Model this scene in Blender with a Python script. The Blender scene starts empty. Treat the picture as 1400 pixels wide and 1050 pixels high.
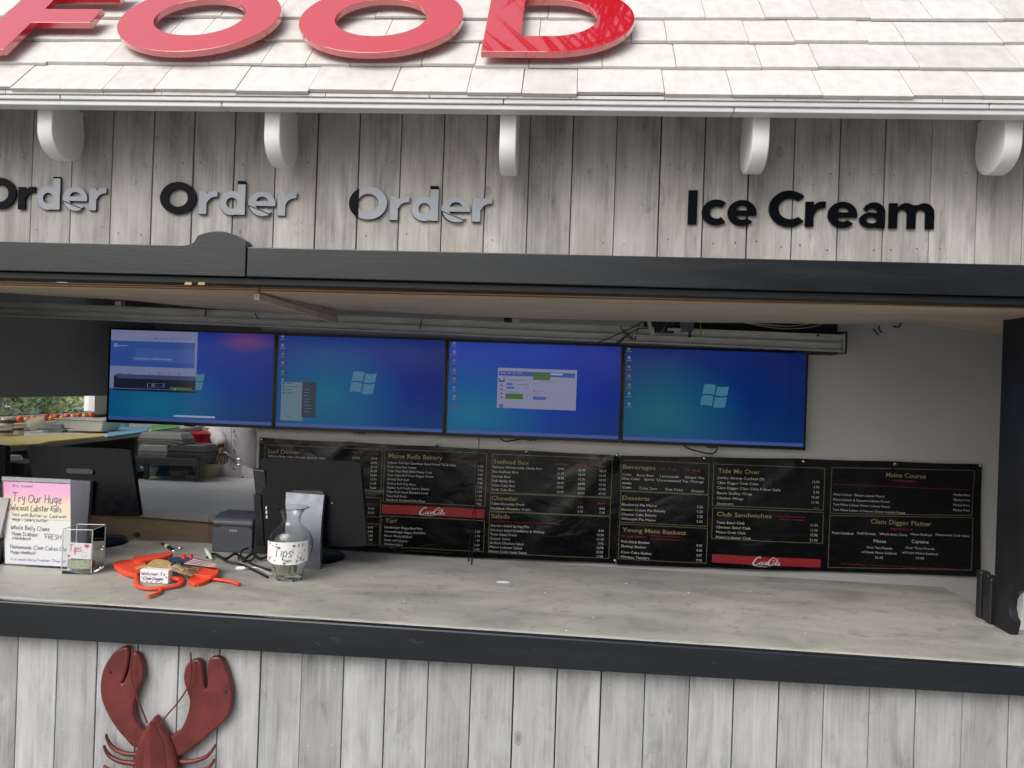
import bpy, bmesh, math, random
from mathutils import Vector, Matrix, noise
random.seed(7)
sc = bpy.context.scene
COL = sc.collection
# ------------------------------------------------------------------ camera, sky, sun, exposure
F = 1060.0; YAW = .0667; PIT = .0009; ROL = .0343
CAM = Vector((0, -2.505, 1.75))
FW = Vector((-math.sin(YAW)*math.cos(PIT), math.cos(YAW)*math.cos(PIT), math.sin(PIT)))
R0 = Vector((math.cos(YAW), math.sin(YAW), 0)); U0 = R0.cross(FW)
RT = R0*math.cos(ROL) + U0*math.sin(ROL); UP = -R0*math.sin(ROL) + U0*math.cos(ROL)
cd = bpy.data.cameras.new('camera'); cam = bpy.data.objects.new('camera', cd); COL.objects.link(cam)
cd.sensor_fit = 'HORIZONTAL'; cd.sensor_width = 36; cd.lens = F/1400*36; cd.clip_end = 800; cd.clip_start = .05
m = Matrix((RT, UP, -FW)).transposed().to_4x4(); m.translation = CAM
cam.matrix_world = m
sc.camera = cam
SUN_EL, SUN_AZ = 44, 210        # azimuth from +y clockwise seen from above: in front of the stand, to the left
w = bpy.data.worlds.new('World'); sc.world = w; w.use_nodes = True
nt = w.node_tree; nt.nodes.clear()
sky = nt.nodes.new('ShaderNodeTexSky'); sky.sky_type = 'NISHITA'; sky.sun_disc = False
sky.sun_elevation = math.radians(SUN_EL); sky.sun_rotation = math.radians(SUN_AZ)
sky.air_density = 1.2; sky.dust_density = 4.5; sky.ozone_density = 1.0
bg = nt.nodes.new('ShaderNodeBackground'); bg.inputs[1].default_value = .15
hs = nt.nodes.new('ShaderNodeHueSaturation'); hs.inputs['Saturation'].default_value = .38
out = nt.nodes.new('ShaderNodeOutputWorld')
nt.links.new(sky.outputs[0], hs.inputs['Color']); nt.links.new(hs.outputs[0], bg.inputs[0]); nt.links.new(bg.outputs[0], out.inputs[0])
sl = bpy.data.lights.new('sun', 'SUN'); sl.energy = 1.05; sl.angle = math.radians(46); sl.color = (1, .97, .93)
so = bpy.data.objects.new('sun', sl); COL.objects.link(so)
az = math.radians(SUN_AZ); el = math.radians(SUN_EL)
sd = Vector((math.sin(az)*math.cos(el), math.cos(az)*math.cos(el), math.sin(el)))
so.rotation_euler = sd.to_track_quat('Z', 'Y').to_euler()
so.location = sd*30
sc.view_settings.view_transform = 'Standard'; sc.view_settings.look = 'None'
sc.view_settings.gamma = 1; sc.view_settings.use_curve_mapping = False
sc.view_settings.exposure = .28

# ------------------------------------------------------------------ measuring helpers (a sight line meets a real plane)
def ray(x, y): return FW + RT*((x-700)/F) - UP*((y-525)/F)
def atY(x, y, Y):
    d = ray(x, y); return CAM + d*((Y-CAM.y)/d.y)
def atX(x, y, X):
    d = ray(x, y); return CAM + d*((X-CAM.x)/d.x)
def atZ(x, y, Z):
    d = ray(x, y); return CAM + d*((Z-CAM.z)/d.z)
def ctz(x): return .958-.0105*x
def atK(x, y, up=0):
    z = .958+up
    for _ in range(6):
        p = atZ(x, y, z); z = ctz(p.x)+up
    return p

# ------------------------------------------------------------------ materials
MATS = {}
class NB:
    def __init__(s, name):
        s.m = bpy.data.materials.new(name); s.m.use_nodes = True; s.t = s.m.node_tree; s.t.nodes.clear()
        s.o = s.n('ShaderNodeOutputMaterial'); s.b = s.n('ShaderNodeBsdfPrincipled'); s.l(s.b.outputs[0], s.o.inputs[0])
        MATS[name] = s.m
    def n(s, ty, **k):
        x = s.t.nodes.new(ty)
        for a, v in k.items(): setattr(x, a, v)
        return x
    def l(s, a, b): s.t.links.new(a, b)
    def coord(s, scale=(1,1,1), rnd=True, kind='Object'):
        tc = s.n('ShaderNodeTexCoord'); mp = s.n('ShaderNodeMapping'); mp.inputs['Scale'].default_value = scale
        v = tc.outputs[kind]
        if rnd:
            oi = s.n('ShaderNodeObjectInfo'); mu = s.n('ShaderNodeMath', operation='MULTIPLY'); mu.inputs[1].default_value = 37
            s.l(oi.outputs['Random'], mu.inputs[0]); ad = s.n('ShaderNodeVectorMath', operation='ADD')
            s.l(v, ad.inputs[0]); s.l(mu.outputs[0], ad.inputs[1]); v = ad.outputs[0]
        s.l(v, mp.inputs[0]); return mp.outputs[0]
    def noise(s, vec, scale, detail=4, rough=.55, dist=0):
        x = s.n('ShaderNodeTexNoise'); x.inputs['Scale'].default_value = scale; x.inputs['Detail'].default_value = detail
        x.inputs['Roughness'].default_value = rough; x.inputs['Distortion'].default_value = dist
        s.l(vec, x.inputs['Vector']); return x.outputs[0]
    def ramp(s, fac, stops):
        x = s.n('ShaderNodeValToRGB'); e = x.color_ramp.elements
        while len(e) < len(stops): e.new(.5)
        for i, (p, c) in enumerate(stops):
            e[i].position = p
            if not isinstance(c, (tuple, list)): c = (c, c, c)
            e[i].color = (*c[:3], 1)
        s.l(fac, x.inputs[0]); return x.outputs[0]
    def mix(s, fac, a, b, mode='MIX'):
        x = s.n('ShaderNodeMix', data_type='RGBA', blend_type=mode)
        for v, i in ((fac, 0), (a, 6), (b, 7)):
            if hasattr(v, 'node'): s.l(v, x.inputs[i])
            else: x.inputs[i].default_value = v if i == 0 else (*v[:3], 1)
        return x.outputs[2]
    def bump(s, h, strength=.3, dist=.002):
        x = s.n('ShaderNodeBump'); x.inputs['Strength'].default_value = strength; x.inputs['Distance'].default_value = dist
        s.l(h, x.inputs['Height']); s.l(x.outputs[0], s.b.inputs['Normal'])
    def set(s, **k):
        for a, v in k.items():
            a = {'color': 'Base Color', 'rough': 'Roughness', 'metal': 'Metallic', 'coat': 'Coat Weight', 'spec': 'Specular IOR Level',
                 'coat_rough': 'Coat Roughness', 'trans': 'Transmission Weight', 'ior': 'IOR', 'alpha': 'Alpha', 'emit': 'Emission Color', 'estr': 'Emission Strength'}[a]
            if hasattr(v, 'node'): s.l(v, s.b.inputs[a])
            elif isinstance(v, tuple): s.b.inputs[a].default_value = (*v, 1)
            else: s.b.inputs[a].default_value = v
        return s
def simple(name, c, rough=.5, metal=0, var=.12, scale=14, coat=0, bump=.1, spec=.5):
    b = NB(name); v = b.coord((1,1,1)); n = b.noise(v, scale, 5)
    lo = tuple(x*(1-var) for x in c); hi = tuple(min(1, x*(1+var)) for x in c)
    b.set(color=b.ramp(n, [(.3, lo), (.7, hi)]), metal=metal, coat=coat, spec=spec)
    b.set(rough=b.ramp(b.noise(v, scale*2.3, 3), [(.3, max(0, rough-.06)), (.7, min(1, rough+.08))]))
    if bump: b.bump(b.noise(v, scale*6, 3), bump, .001)
    return b.m
def emit(name, c, s=1.0):
    b = NB(name); b.set(color=(.01,.01,.012), emit=c, estr=s, rough=.12); return b.m

def plank_mat(name, dark, mid, light, warm, warmamt, contrast=1):
    b = NB(name)
    v = b.coord((1,1,1))
    st = b.coord((26, 26, 1.5)); st2 = b.coord((110, 110, 3.2)); bl = b.coord((11, 11, 3.6))
    streak = b.noise(st, 1, 6, .65, .3); fine = b.noise(st2, 1, 6, .75); blot = b.noise(bl, 1, 5, .6, .6)
    mixf = b.mix(.62, streak, blot); mixf = b.mix(.30, mixf, fine)
    col = b.ramp(mixf, [(.32, dark), (.44, mid), (.54, tuple(.5*(p+q) for p, q in zip(mid, light))), (.66, light)])
    wm = b.noise(b.coord((5, 5, 3.1)), 1, 3, .5, .4)
    wf = b.ramp(wm, [(.5, 0), (.68, warmamt)])
    col = b.mix(wf, col, warm)
    # darker brush dabs
    db = b.ramp(b.noise(b.coord((16, 16, 7)), 1, 5, .7, 1.0), [(.60, 0), (.72, .45*contrast)])
    col = b.mix(db, col, tuple(x*.5 for x in dark))
    # knots: sparse dark rings
    vo = b.n('ShaderNodeTexVoronoi'); vo.inputs['Scale'].default_value = 1; vo.inputs['Randomness'].default_value = 1
    b.l(b.coord((9, 9, 5.2)), vo.inputs['Vector'])
    kd = b.ramp(vo.outputs['Distance'], [(.055, 1), (.085, .35), (.10, .75), (.14, 0)])
    sep = b.n('ShaderNodeSeparateColor'); b.l(vo.outputs['Color'], sep.inputs[0])
    gt = b.n('ShaderNodeMath', operation='GREATER_THAN'); gt.inputs[1].default_value = .86; b.l(sep.outputs[0], gt.inputs[0])
    kf = b.n('ShaderNodeMath', operation='MULTIPLY'); b.l(kd, kf.inputs[0]); b.l(gt.outputs[0], kf.inputs[1])
    kf2 = b.n('ShaderNodeMath', operation='MULTIPLY'); b.l(kf.outputs[0], kf2.inputs[0]); kf2.inputs[1].default_value = .6
    col = b.mix(kf2.outputs[0], col, (.10, .075, .055))
    oi = b.n('ShaderNodeObjectInfo'); tone = b.ramp(oi.outputs['Random'], [(0, .86), (1, 1.08)])
    col = b.mix(1, col, tone, 'MULTIPLY')
    b.set(color=col, rough=.72, spec=.3); b.bump(b.mix(.5, mixf, fine), .5, .004)
    return b.m
plank_mat('weathered_plank', (.15,.144,.139), (.35,.335,.322), (.64,.612,.585), (.45,.38,.33), .34)
plank_mat('whitewashed_plank', (.12,.125,.13), (.30,.305,.31), (.52,.53,.54), (.36,.35,.33), .40, .8)

b = NB('white_shingle'); v = b.coord((26, 3.0, 26)); g = b.noise(v, 1, 6, .6, .2); bl = b.noise(b.coord((5,4,5)), 1, 4)
c = b.ramp(g, [(.3, (.55,.542,.515)), (.6, (.65,.645,.625))]); st = b.ramp(bl, [(.52, 0), (.75, .32)]); c = b.mix(st, c, (.47,.45,.405))
oi = b.n('ShaderNodeObjectInfo'); tn = b.ramp(oi.outputs['Random'], [(0, (.90,.89,.86)), (.5, (1,1,1)), (1, (1.0,.985,.95))]); c = b.mix(1, c, tn, 'MULTIPLY')
b.set(color=c, rough=.6); b.bump(g, .35, .002)
simple('white_paint', (.78,.78,.77), .38, var=.05, scale=5, bump=.15)
simple('fascia_paint', (.66,.67,.68), .35, var=.05, scale=4)
b = NB('slate_paint'); v = b.coord((1,1,1)); n = b.noise(b.coord((1.2,6,10)), 1.5, 5, .6)
b.set(color=b.ramp(n, [(.3, (.008,.0105,.014)), (.7, (.013,.0165,.021))]), rough=b.ramp(n, [(.3, .18), (.7, .30)]), spec=.50)
sc1 = b.ramp(b.noise(b.coord((3,3,60)), 2, 5, .8), [(.4,0),(.6,1)]); b.bump(sc1, .10, .001)
b = NB('black_paint'); n = b.noise(b.coord((1,6,4)), 3, 5, .6); b.set(color=b.ramp(n, [(.3, (.010,.011,.013)), (.7, (.018,.019,.022))]), rough=.45, spec=.3); b.bump(n, .1, .001)
b = NB('black_acrylic'); b.set(color=(.004,.005,.007), rough=.25, spec=.06)
b = NB('grey_film'); n = b.noise(b.coord((1,1,1)), 9, 4); b.set(color=b.ramp(n, [(.3, (.26,.28,.32)), (.7, (.32,.345,.39))]), rough=.30, coat=.2); b.bump(n, .25, .002)
b = NB('red_acrylic'); b.set(color=(.56,.010,.026), rough=.05, spec=.8, ior=1.5, coat=1.0, coat_rough=.012); b.b.inputs['Coat IOR'].default_value = 1.95
b = NB('concrete'); v = b.coord((1,1,1), rnd=False)
n1 = b.noise(b.coord((1.0,2.2,1), rnd=False), 2.6, 8, .62, .7); n2 = b.noise(v, 17, 6, .65, .4); n3 = b.noise(v, 90, 3)
c = b.ramp(n1, [(.30, (.225,.223,.200)), (.45, (.32,.315,.28)), (.60, (.385,.375,.33)), (.75, (.44,.43,.385))])
c = b.mix(b.ramp(n2, [(.55, 0), (.72, .6)]), c, (.135,.135,.122))
c = b.mix(b.ramp(b.noise(b.coord((7,16,1), rnd=False), 1, 7, .75, 1.4), [(.655, 0), (.70, .75)]), c, (.60,.59,.54))
c = b.mix(b.ramp(n3, [(.70, 0), (.74, .7)]), c, (.66,.65,.60))
tcx = b.n('ShaderNodeTexCoord'); sx_ = b.n('ShaderNodeSeparateXYZ'); b.l(tcx.outputs['Object'], sx_.inputs[0])
wn = b.noise(b.coord((6,40,1), rnd=False), 3, 5, .7); mm = b.n('ShaderNodeMath', operation='MULTIPLY_ADD'); b.l(wn, mm.inputs[0]); mm.inputs[1].default_value = -.085; b.l(sx_.outputs[1], mm.inputs[2])
me_ = b.n('ShaderNodeMapRange'); b.l(mm.outputs[0], me_.inputs[0]); me_.inputs[1].default_value = -.508; me_.inputs[2].default_value = -.492; me_.inputs[3].default_value = .75; me_.inputs[4].default_value = 0
c = b.mix(me_.outputs[0], c, (.60,.585,.53))
b.set(color=c, rough=b.ramp(n1, [(.3,.42),(.7,.62)]), spec=.45); b.bump(n2, .2, .003)
def wood(name, a, c_, sc_=(1.2, 14, 14), rough=.6, knots=False):
    b = NB(name); g = b.noise(b.coord(sc_), 1, 7, .62, .8)
    c = b.ramp(g, [(.3, a), (.7, c_)])
    if knots:
        vo = b.n('ShaderNodeTexVoronoi'); vo.inputs['Scale'].default_value = 1; b.l(b.coord((5.5, 5.5, 9)), vo.inputs['Vector'])
        c = b.mix(b.ramp(vo.outputs['Distance'], [(.11, .9), (.18, 0)]), c, (.09,.045,.025))
    b.set(color=c, rough=rough); b.bump(g, .2, .002); return b.m
wood('plywood', (.42,.345,.265), (.60,.505,.40), (1.1, 8, 8))
wood('ply_edge_light', (.50,.33,.20), (.62,.43,.28), (3, 60, 90))
wood('ply_edge_dark', (.16,.07,.04), (.26,.12,.07), (3, 60, 90))
wood('knotty_pine', (.66,.46,.29), (.80,.60,.42), (1.5, 9, 30), knots=True)
simple('wall_paint', (.72,.715,.71), .6, var=.03, scale=2)
simple('dark_wall', (.17,.16,.165), .7, var=.08, scale=2)
simple('ceiling_dark', (.03,.031,.033), .8)
simple('kitchen_wall', (.22,.215,.21), .7)
simple('floor_tile', (.12,.10,.085), .5)
simple('ground_paving', (.24,.235,.22), .8, scale=3)
simple('galvanised', (.55,.56,.56), .45, metal=.25, var=.15, scale=8)
simple('stainless', (.78,.78,.77), .42, metal=.08, var=.06, scale=3, bump=.03)
simple('chrome', (.75,.75,.76), .15, metal=1, bump=0)
simple('brass', (.35,.25,.10), .45, metal=.6)
simple('tv_plastic', (.008,.008,.010), .22, var=.1, bump=0)
simple('black_plastic', (.012,.012,.014), .33, var=.1, bump=.05)
simple('pos_plastic', (.0035,.004,.006), .28, var=.05, bump=0, spec=.12)
simple('grey_stand', (.15,.16,.195), .36, metal=.3, var=.06, bump=.02)
simple('printer_grey', (.058,.064,.082), .42, bump=.05)
simple('cable_black', (.010,.010,.012), .4, bump=0)
simple('cable_white', (.70,.70,.68), .4, bump=0)
b = NB('banner_vinyl'); n = b.noise(b.coord((3,3,5)), 2, 3); b.set(color=(.006,.0065,.009), rough=b.ramp(n, [(.3,.22),(.7,.36)]), spec=.40); b.bump(b.noise(b.coord((2.2,2.2,3.2)), 2, 4, .5, 1.2), .5, .02)
simple('print_white', (.86,.86,.84), .4, var=.02, bump=0)
simple('print_gold', (.42,.35,.145), .4, var=.02, bump=0)
simple('print_line', (.24,.22,.11), .4, var=.02, bump=0)
simple('print_red', (.60,.05,.09), .4, var=.02, bump=0)
simple('panel_red', (.46,.035,.045), .4, var=.04, bump=0)
simple('foam_orange', (.80,.075,.028), .6, var=.06, bump=.2)
simple('burlap', (.50,.34,.15), .85, var=.25, scale=60, bump=.6)
simple('raffia', (.42,.32,.20), .7, var=.3, scale=30)
simple('flag_blue', (.035,.045,.11), .8)
simple('flag_white', (.68,.66,.64), .8)
simple('flag_red', (.28,.03,.05), .8)
simple('lobster_red', (.120,.021,.019), .36, var=.38, scale=9, bump=1.0)
simple('paper_white', (.74,.74,.74), .7, var=.03)
simple('ink_black', (.02,.02,.025), .5, bump=0)
simple('ink_blue', (.05,.06,.14), .5, bump=0)
simple('ink_purple', (.12,.03,.16), .5, bump=0)
simple('ink_pink', (.62,.07,.22), .5, bump=0)
simple('dollar_green', (.33,.36,.25), .7, var=.3, scale=90, bump=.1)
simple('grey_plastic', (.34,.33,.32), .45, var=.06)
simple('tray_black', (.085,.085,.088), .35)
simple('red_plastic', (.42,.02,.03), .35)
simple('tub_white', (.72,.69,.60), .4, var=.04)
simple('board_yellow', (.74,.60,.22), .5, var=.05)
simple('board_blue', (.24,.48,.62), .5, var=.05)
simple('board_green', (.22,.50,.20), .5, var=.05)
simple('tomato_red', (.62,.075,.03), .3, var=.15)
simple('tomato_yellow', (.70,.38,.06), .3, var=.15)
simple('jar_brown', (.09,.04,.025), .3)
simple('jar_label', (.55,.48,.38), .6)
simple('cream_plastic', (.70,.64,.48), .4)
simple('coat_cloth', (.74,.70,.72), .85, var=.05, scale=20, bump=.3)
simple('trouser_cloth', (.04,.04,.05), .85)
simple('skin', (.10,.052,.035), .5, var=.08)
simple('hair', (.012,.010,.009), .7)
simple('bark', (.13,.10,.075), .9, var=.3, scale=8, bump=.8)
for nm, c in (('leaf_dark', (.035,.065,.022)), ('leaf_mid', (.38,.46,.20)), ('leaf_blue', (.30,.40,.30)), ('palm_leaf', (.05,.085,.025))):
    b = NB(nm); n = b.noise(b.coord((1,1,1)), 2.5, 4); b.set(color=b.ramp(n, [(.3, tuple(x*.6 for x in c)), (.7, tuple(x*1.5 for x in c))]), rough=.55)
b = NB('clear_glass'); b.t.nodes.remove(b.b)
tr = b.n('ShaderNodeBsdfTransparent'); tr.inputs[0].default_value = (.93,.95,.95,1); gl = b.n('ShaderNodeBsdfGlossy'); gl.inputs['Roughness'].default_value = .02
fr = b.n('ShaderNodeLayerWeight'); fr.inputs[0].default_value = .22; mx = b.n('ShaderNodeMixShader'); ad = b.n('ShaderNodeMath', operation='MULTIPLY_ADD'); ad.inputs[1].default_value = 1.0; ad.inputs[2].default_value = .03
b.l(fr.outputs[0], ad.inputs[0]); b.l(ad.outputs[0], mx.inputs[0]); b.l(tr.outputs[0], mx.inputs[1]); b.l(gl.outputs[0], mx.inputs[2]); b.l(mx.outputs[0], b.o.inputs[0])
b = NB('vase_glass'); b.set(color=(.95,.97,.97), trans=1.0, rough=.01, ior=1.42)
b = NB('glass_rim'); b.set(color=(.62,.66,.66), rough=.08, alpha=.55)
b = NB('box_glass'); b.set(color=(.95,.97,.97), trans=1.0, rough=.01, ior=1.22)
simple('pitcher_plastic', (.62,.60,.40), .3)

# ------------------------------------------------------------------ object helpers
def root(o):
    while o.parent: o = o.parent
    return o
def wloc(o):
    v = Vector((0,0,0))
    while o: v = v+o.location; o = o.parent
    return v
def tag(o, label, cat=None, group=None, kind=None):
    if label: o['label'] = label
    if cat: o['category'] = cat
    if group: o['group'] = group
    if kind: o['kind'] = kind
    return o
def thing(name, label, cat, loc, group=None):
    o = bpy.data.objects.new(name, None); COL.objects.link(o); o.location = loc; o.empty_display_size = .1
    return tag(o, label, cat, group)
class MB:
    def __init__(s): s.v = []; s.f = []; s.sm = []
    def add(s, vs, fs, smooth=False):
        k = len(s.v); s.v += [Vector(p) for p in vs]; s.f += [tuple(i+k for i in f) for f in fs]; s.sm += [smooth]*len(fs); return s
    def box(s, a, b_):
        x0,y0,z0 = a; x1,y1,z1 = b_
        return s.add([(x0,y0,z0),(x1,y0,z0),(x1,y1,z0),(x0,y1,z0),(x0,y0,z1),(x1,y0,z1),(x1,y1,z1),(x0,y1,z1)],
                     [(3,2,1,0),(4,5,6,7),(0,1,5,4),(1,2,6,5),(2,3,7,6),(3,0,4,7)])
    def hexa(s, p): return s.add(p, [(3,2,1,0),(4,5,6,7),(0,1,5,4),(1,2,6,5),(2,3,7,6),(3,0,4,7)])
    def quad(s, *p): return s.add(p, [(0,1,2,3)])
    def tube(s, pts, r, n=8, cap=True, flat=1.0):
        pts = [Vector(p) for p in pts]; L = len(pts)
        if not isinstance(r, (list, tuple)): r = [r]*L
        vs = []; prev = None
        for i, p in enumerate(pts):
            t = (pts[min(i+1, L-1)]-pts[max(i-1, 0)])
            t = t.normalized() if t.length > 1e-9 else Vector((0,0,1))
            if prev is None:
                a = t.cross(Vector((0,0,1)));  a = a if a.length > .1 else t.cross(Vector((1,0,0)))
                a.normalize()
            else:
                a = prev - t*prev.dot(t); a.normalize()
            prev = a; b2 = t.cross(a)
            for k in range(n):
                th = 2*math.pi*k/n; vs.append(p + a*math.cos(th)*r[i] + b2*math.sin(th)*r[i]*flat)
        fs = [(i*n+k, i*n+(k+1)%n, (i+1)*n+(k+1)%n, (i+1)*n+k) for i in range(L-1) for k in range(n)]
        if cap: fs += [tuple(range(n-1, -1, -1)), tuple((L-1)*n+k for k in range(n))]
        return s.add(vs, fs, True)
    def lathe(s, c, prof, n=32, close=False):
        c = Vector(c); vs = []; L = len(prof)
        for r, z in prof:
            for k in range(n):
                th = 2*math.pi*k/n; vs.append(c+Vector((r*math.cos(th), r*math.sin(th), z)))
        rng = range(L if close else L-1)
        fs = [(i*n+k, i*n+(k+1)%n, ((i+1)%L)*n+(k+1)%n, ((i+1)%L)*n+k) for i in rng for k in range(n)]
        if not close and prof[0][0] > 1e-5: fs.append(tuple(range(n-1, -1, -1)))
        if not close and prof[-1][0] > 1e-5: fs.append(tuple((L-1)*n+k for k in range(n)))
        return s.add(vs, fs, True)
    def ball(s, c, r, n=12, m_=8, sq=(1,1,1)):
        c = Vector(c); vs = []; fs = []
        for i in range(m_+1):
            ph = math.pi*i/m_
            for k in range(n):
                th = 2*math.pi*k/n; vs.append(c+Vector((r*sq[0]*math.sin(ph)*math.cos(th), r*sq[1]*math.sin(ph)*math.sin(th), r*sq[2]*math.cos(ph))))
        for i in range(m_):
            for k in range(n): fs.append((i*n+k, (i+1)*n+k, (i+1)*n+(k+1)%n, i*n+(k+1)%n))
        return s.add(vs, fs, True)
    def plate(s, outlines, depth, fn, bev=0, res=2):
        """closed 2-D outlines (holes inside) -> solid of the given depth; fn(u, v, w) -> world, w in -depth/2..depth/2"""
        cu = bpy.data.curves.new('c', 'CURVE'); cu.dimensions = '2D'; cu.fill_mode = 'BOTH'
        cu.extrude = max(depth/2-bev, 0); cu.bevel_depth = bev; cu.bevel_resolution = res; cu.offset = -bev
        for o in outlines:
            sp = cu.splines.new('POLY'); sp.points.add(len(o)-1); sp.use_cyclic_u = True
            for q, p in zip(sp.points, o): q.co = (p[0], p[1], 0, 1)
        ob = bpy.data.objects.new('t', cu); COL.objects.link(ob)
        me = bpy.data.meshes.new_from_object(ob.evaluated_get(bpy.context.evaluated_depsgraph_get()))
        vs = [Vector(fn(*v_.co)) for v_ in me.vertices]; fs = [tuple(p.vertices) for p in me.polygons]
        bpy.data.objects.remove(ob); bpy.data.curves.remove(cu); bpy.data.meshes.remove(me)
        return s.add(vs, fs)
    def build(s, name, mat, parent=None, origin=None, bevel=0, label=None):
        if parent is not None and origin is None: org = wloc(parent)
        elif origin is not None: org = Vector(origin)
        else:
            xs = [v.x for v in s.v]; ys = [v.y for v in s.v]; zs = [v.z for v in s.v]
            org = Vector(((min(xs)+max(xs))/2, (min(ys)+max(ys))/2, min(zs)))
        me = bpy.data.meshes.new(name); me.from_pydata([v-org for v in s.v], [], s.f)
        for p, q in zip(me.polygons, s.sm): p.use_smooth = q
        bm = bmesh.new(); bm.from_mesh(me)
        bmesh.ops.remove_doubles(bm, verts=bm.verts, dist=1e-6)
        bmesh.ops.recalc_face_normals(bm, faces=bm.faces)
        if bevel:
            es = [e for e in bm.edges if len(e.link_faces) == 2 and e.calc_face_angle(0) > .6]
            bmesh.ops.bevel(bm, geom=es, offset=bevel, segments=2, profile=.5, affect='EDGES', clamp_overlap=True)
        if not bevel:
            for f in bm.faces: f.smooth = True
            for e in bm.edges: e.smooth = len(e.link_faces) == 2 and e.calc_face_angle(0) < (.32 if not any(s.sm) else .8)
        bm.to_mesh(me); bm.free()
        me.materials.append(MATS[mat]); o = bpy.data.objects.new(name, me); COL.objects.link(o)
        if parent is not None: o.parent = parent; o.location = org-wloc(parent)
        else: o.location = org
        if label: o['label'] = label
        if name in JOINED: o['kind'] = 'stuff'
        return o
JOINED = {'wiring','page_marks','page_text','menu_text','menu_heading','menu_note','menu_border','script_logo','writing','window_text','menu_marks','maker_name','badge','field','heart','green_block','blue_button','flag_logo','paper_slot','bolt_hole','title_bar'}
def solo(mb, name, mat, label, cat, group=None, bevel=0, kind=None):
    return tag(mb.build(name, mat, None, bevel=bevel), label, cat, group, kind)
def catmull(pts, k=6, closed=False):
    P = [Vector(p) for p in pts]; n = len(P); out_ = []
    for i in range(n if closed else n-1):
        g = (lambda j: P[j % n]) if closed else (lambda j: P[min(max(j, 0), n-1)])
        a, b_, c_, d = g(i-1), g(i), g(i+1), g(i+2)
        for q in range(k):
            t = q/k; out_.append(.5*((2*b_)+(c_-a)*t+(2*a-5*b_+4*c_-d)*t*t+(3*b_-a-3*c_+d)*t**3))
    if not closed: out_.append(P[-1])
    return out_
def rrect(x0, y0, x1, y1, r, k=5):
    o = []
    for cx, cy, a in ((x1-r, y1-r, 0), (x0+r, y1-r, 90), (x0+r, y0+r, 180), (x1-r, y0+r, 270)):
        for i in range(k+1):
            t = math.radians(a+90*i/k); o.append((cx+r*math.cos(t), cy+r*math.sin(t)))
    return o
def arc(cx, cy, rx, ry, a0, a1, n=24):
    return [(cx+rx*math.cos(math.radians(a0+(a1-a0)*i/n)), cy+ry*math.sin(math.radians(a0+(a1-a0)*i/n))) for i in range(n+1)]
# printed type
TXT = {}
def glyphs(s, shear=0):
    key = (s, shear)
    if key in TXT: return TXT[key]
    cu = bpy.data.curves.new('t', 'FONT'); cu.body = s; cu.size = 1; cu.resolution_u = 2; cu.shear = shear; cu.fill_mode = 'FRONT'
    if BOLD[0]: cu.offset = BOLD[0]
    ob = bpy.data.objects.new('t', cu); COL.objects.link(ob)
    me = bpy.data.meshes.new_from_object(ob.evaluated_get(bpy.context.evaluated_depsgraph_get()))
    r = ([tuple(v.co) for v in me.vertices], [tuple(p.vertices) for p in me.polygons])
    bpy.data.objects.remove(ob); bpy.data.curves.remove(cu); bpy.data.meshes.remove(me)
    TXT[key] = r; return r
BOLD = [0]
def text(mb, s, fn, x0, z0, x1=None, cap=.01, shear=0, align='l', bold=0, maxw=None):
    """cap = capital height; fn(u, v) -> world; x1 given: stretched to fit"""
    BOLD[0] = bold; TXT.clear(); vs, fs = glyphs(s, shear)
    if not vs: return
    a = min(v[0] for v in vs); b_ = max(v[0] for v in vs); k = cap/.727
    kx = (x1-x0)/(b_-a) if (x1 is not None and align == 'l') else k
    if maxw and kx*(b_-a) > maxw: kx = maxw/(b_-a)
    if align == 'l': f = lambda q: x0+(q-a)*kx
    elif align == 'r': f = lambda q: x0-(b_-q)*kx
    else: f = lambda q: x0+(q-(a+b_)/2)*kx
    mb.add([fn(f(v[0]), z0+v[1]*k) for v in vs], fs)
def ribbon(mb, pts, wd, fn, k=6, smooth=True):
    """flat pen stroke: pts 2-D, wd width or list of widths"""
    P = catmull([(p[0], p[1], 0) for p in pts], k) if smooth and len(pts) > 2 else [Vector((p[0], p[1], 0)) for p in pts]
    n = len(P); W = wd if isinstance(wd, (list, tuple)) else [wd]*2
    L = []; Rr = []
    for i, p in enumerate(P):
        t = P[min(i+1, n-1)]-P[max(i-1, 0)]; t = t.normalized() if t.length > 1e-9 else Vector((1,0,0))
        q = i/(n-1)*(len(W)-1); a = int(q); wv = W[a]+(W[min(a+1, len(W)-1)]-W[a])*(q-a)
        nn = Vector((-t.y, t.x, 0))*wv/2; L.append(fn(*(p+nn)[:2])); Rr.append(fn(*(p-nn)[:2]))
    mb.add(L+Rr, [(i, i+1, n+i+1, n+i) for i in range(n-1)])
# ------------------------------------------------------------------ setting
g = MB(); g.box((-60,-60,-.3), (60,60,-.02)); solo(g, 'ground', 'ground_paving', 'pale paved ground around the food stand', 'ground', kind='structure')
g = MB(); g.box((-5.3,.16,-.018), (2.45,7.0,0)); solo(g, 'floor', 'floor_tile', 'dark tiled floor inside the food stand', 'floor', kind='structure')
del_cat = [o for o in COL.objects if o.get('kind') == 'structure']
for o in del_cat:
    if 'category' in o: del o['category']
t = thing('added_skylight', 'unseen roof glazing added to let daylight onto the kitchen worktops', 'added_skylight', (-3.25,3.85,2.62))  # unseen roof glazing, added to bring daylight into the dark kitchen
mb = MB(); mb.quad((-5.3,1.95,2.72),(-2.0,1.95,2.72),(-2.0,5.4,2.72),(-5.3,5.4,2.72)); mb.build('pane', 'clear_glass', t)
for (x0,x1) in ((-5.30,-5.25),(-3.48,-3.42),(-2.05,-2.00)): mb = MB(); mb.box((x0,1.95,2.705),(x1,5.4,2.74)); mb.build('bar', 'white_paint', t)
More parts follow.
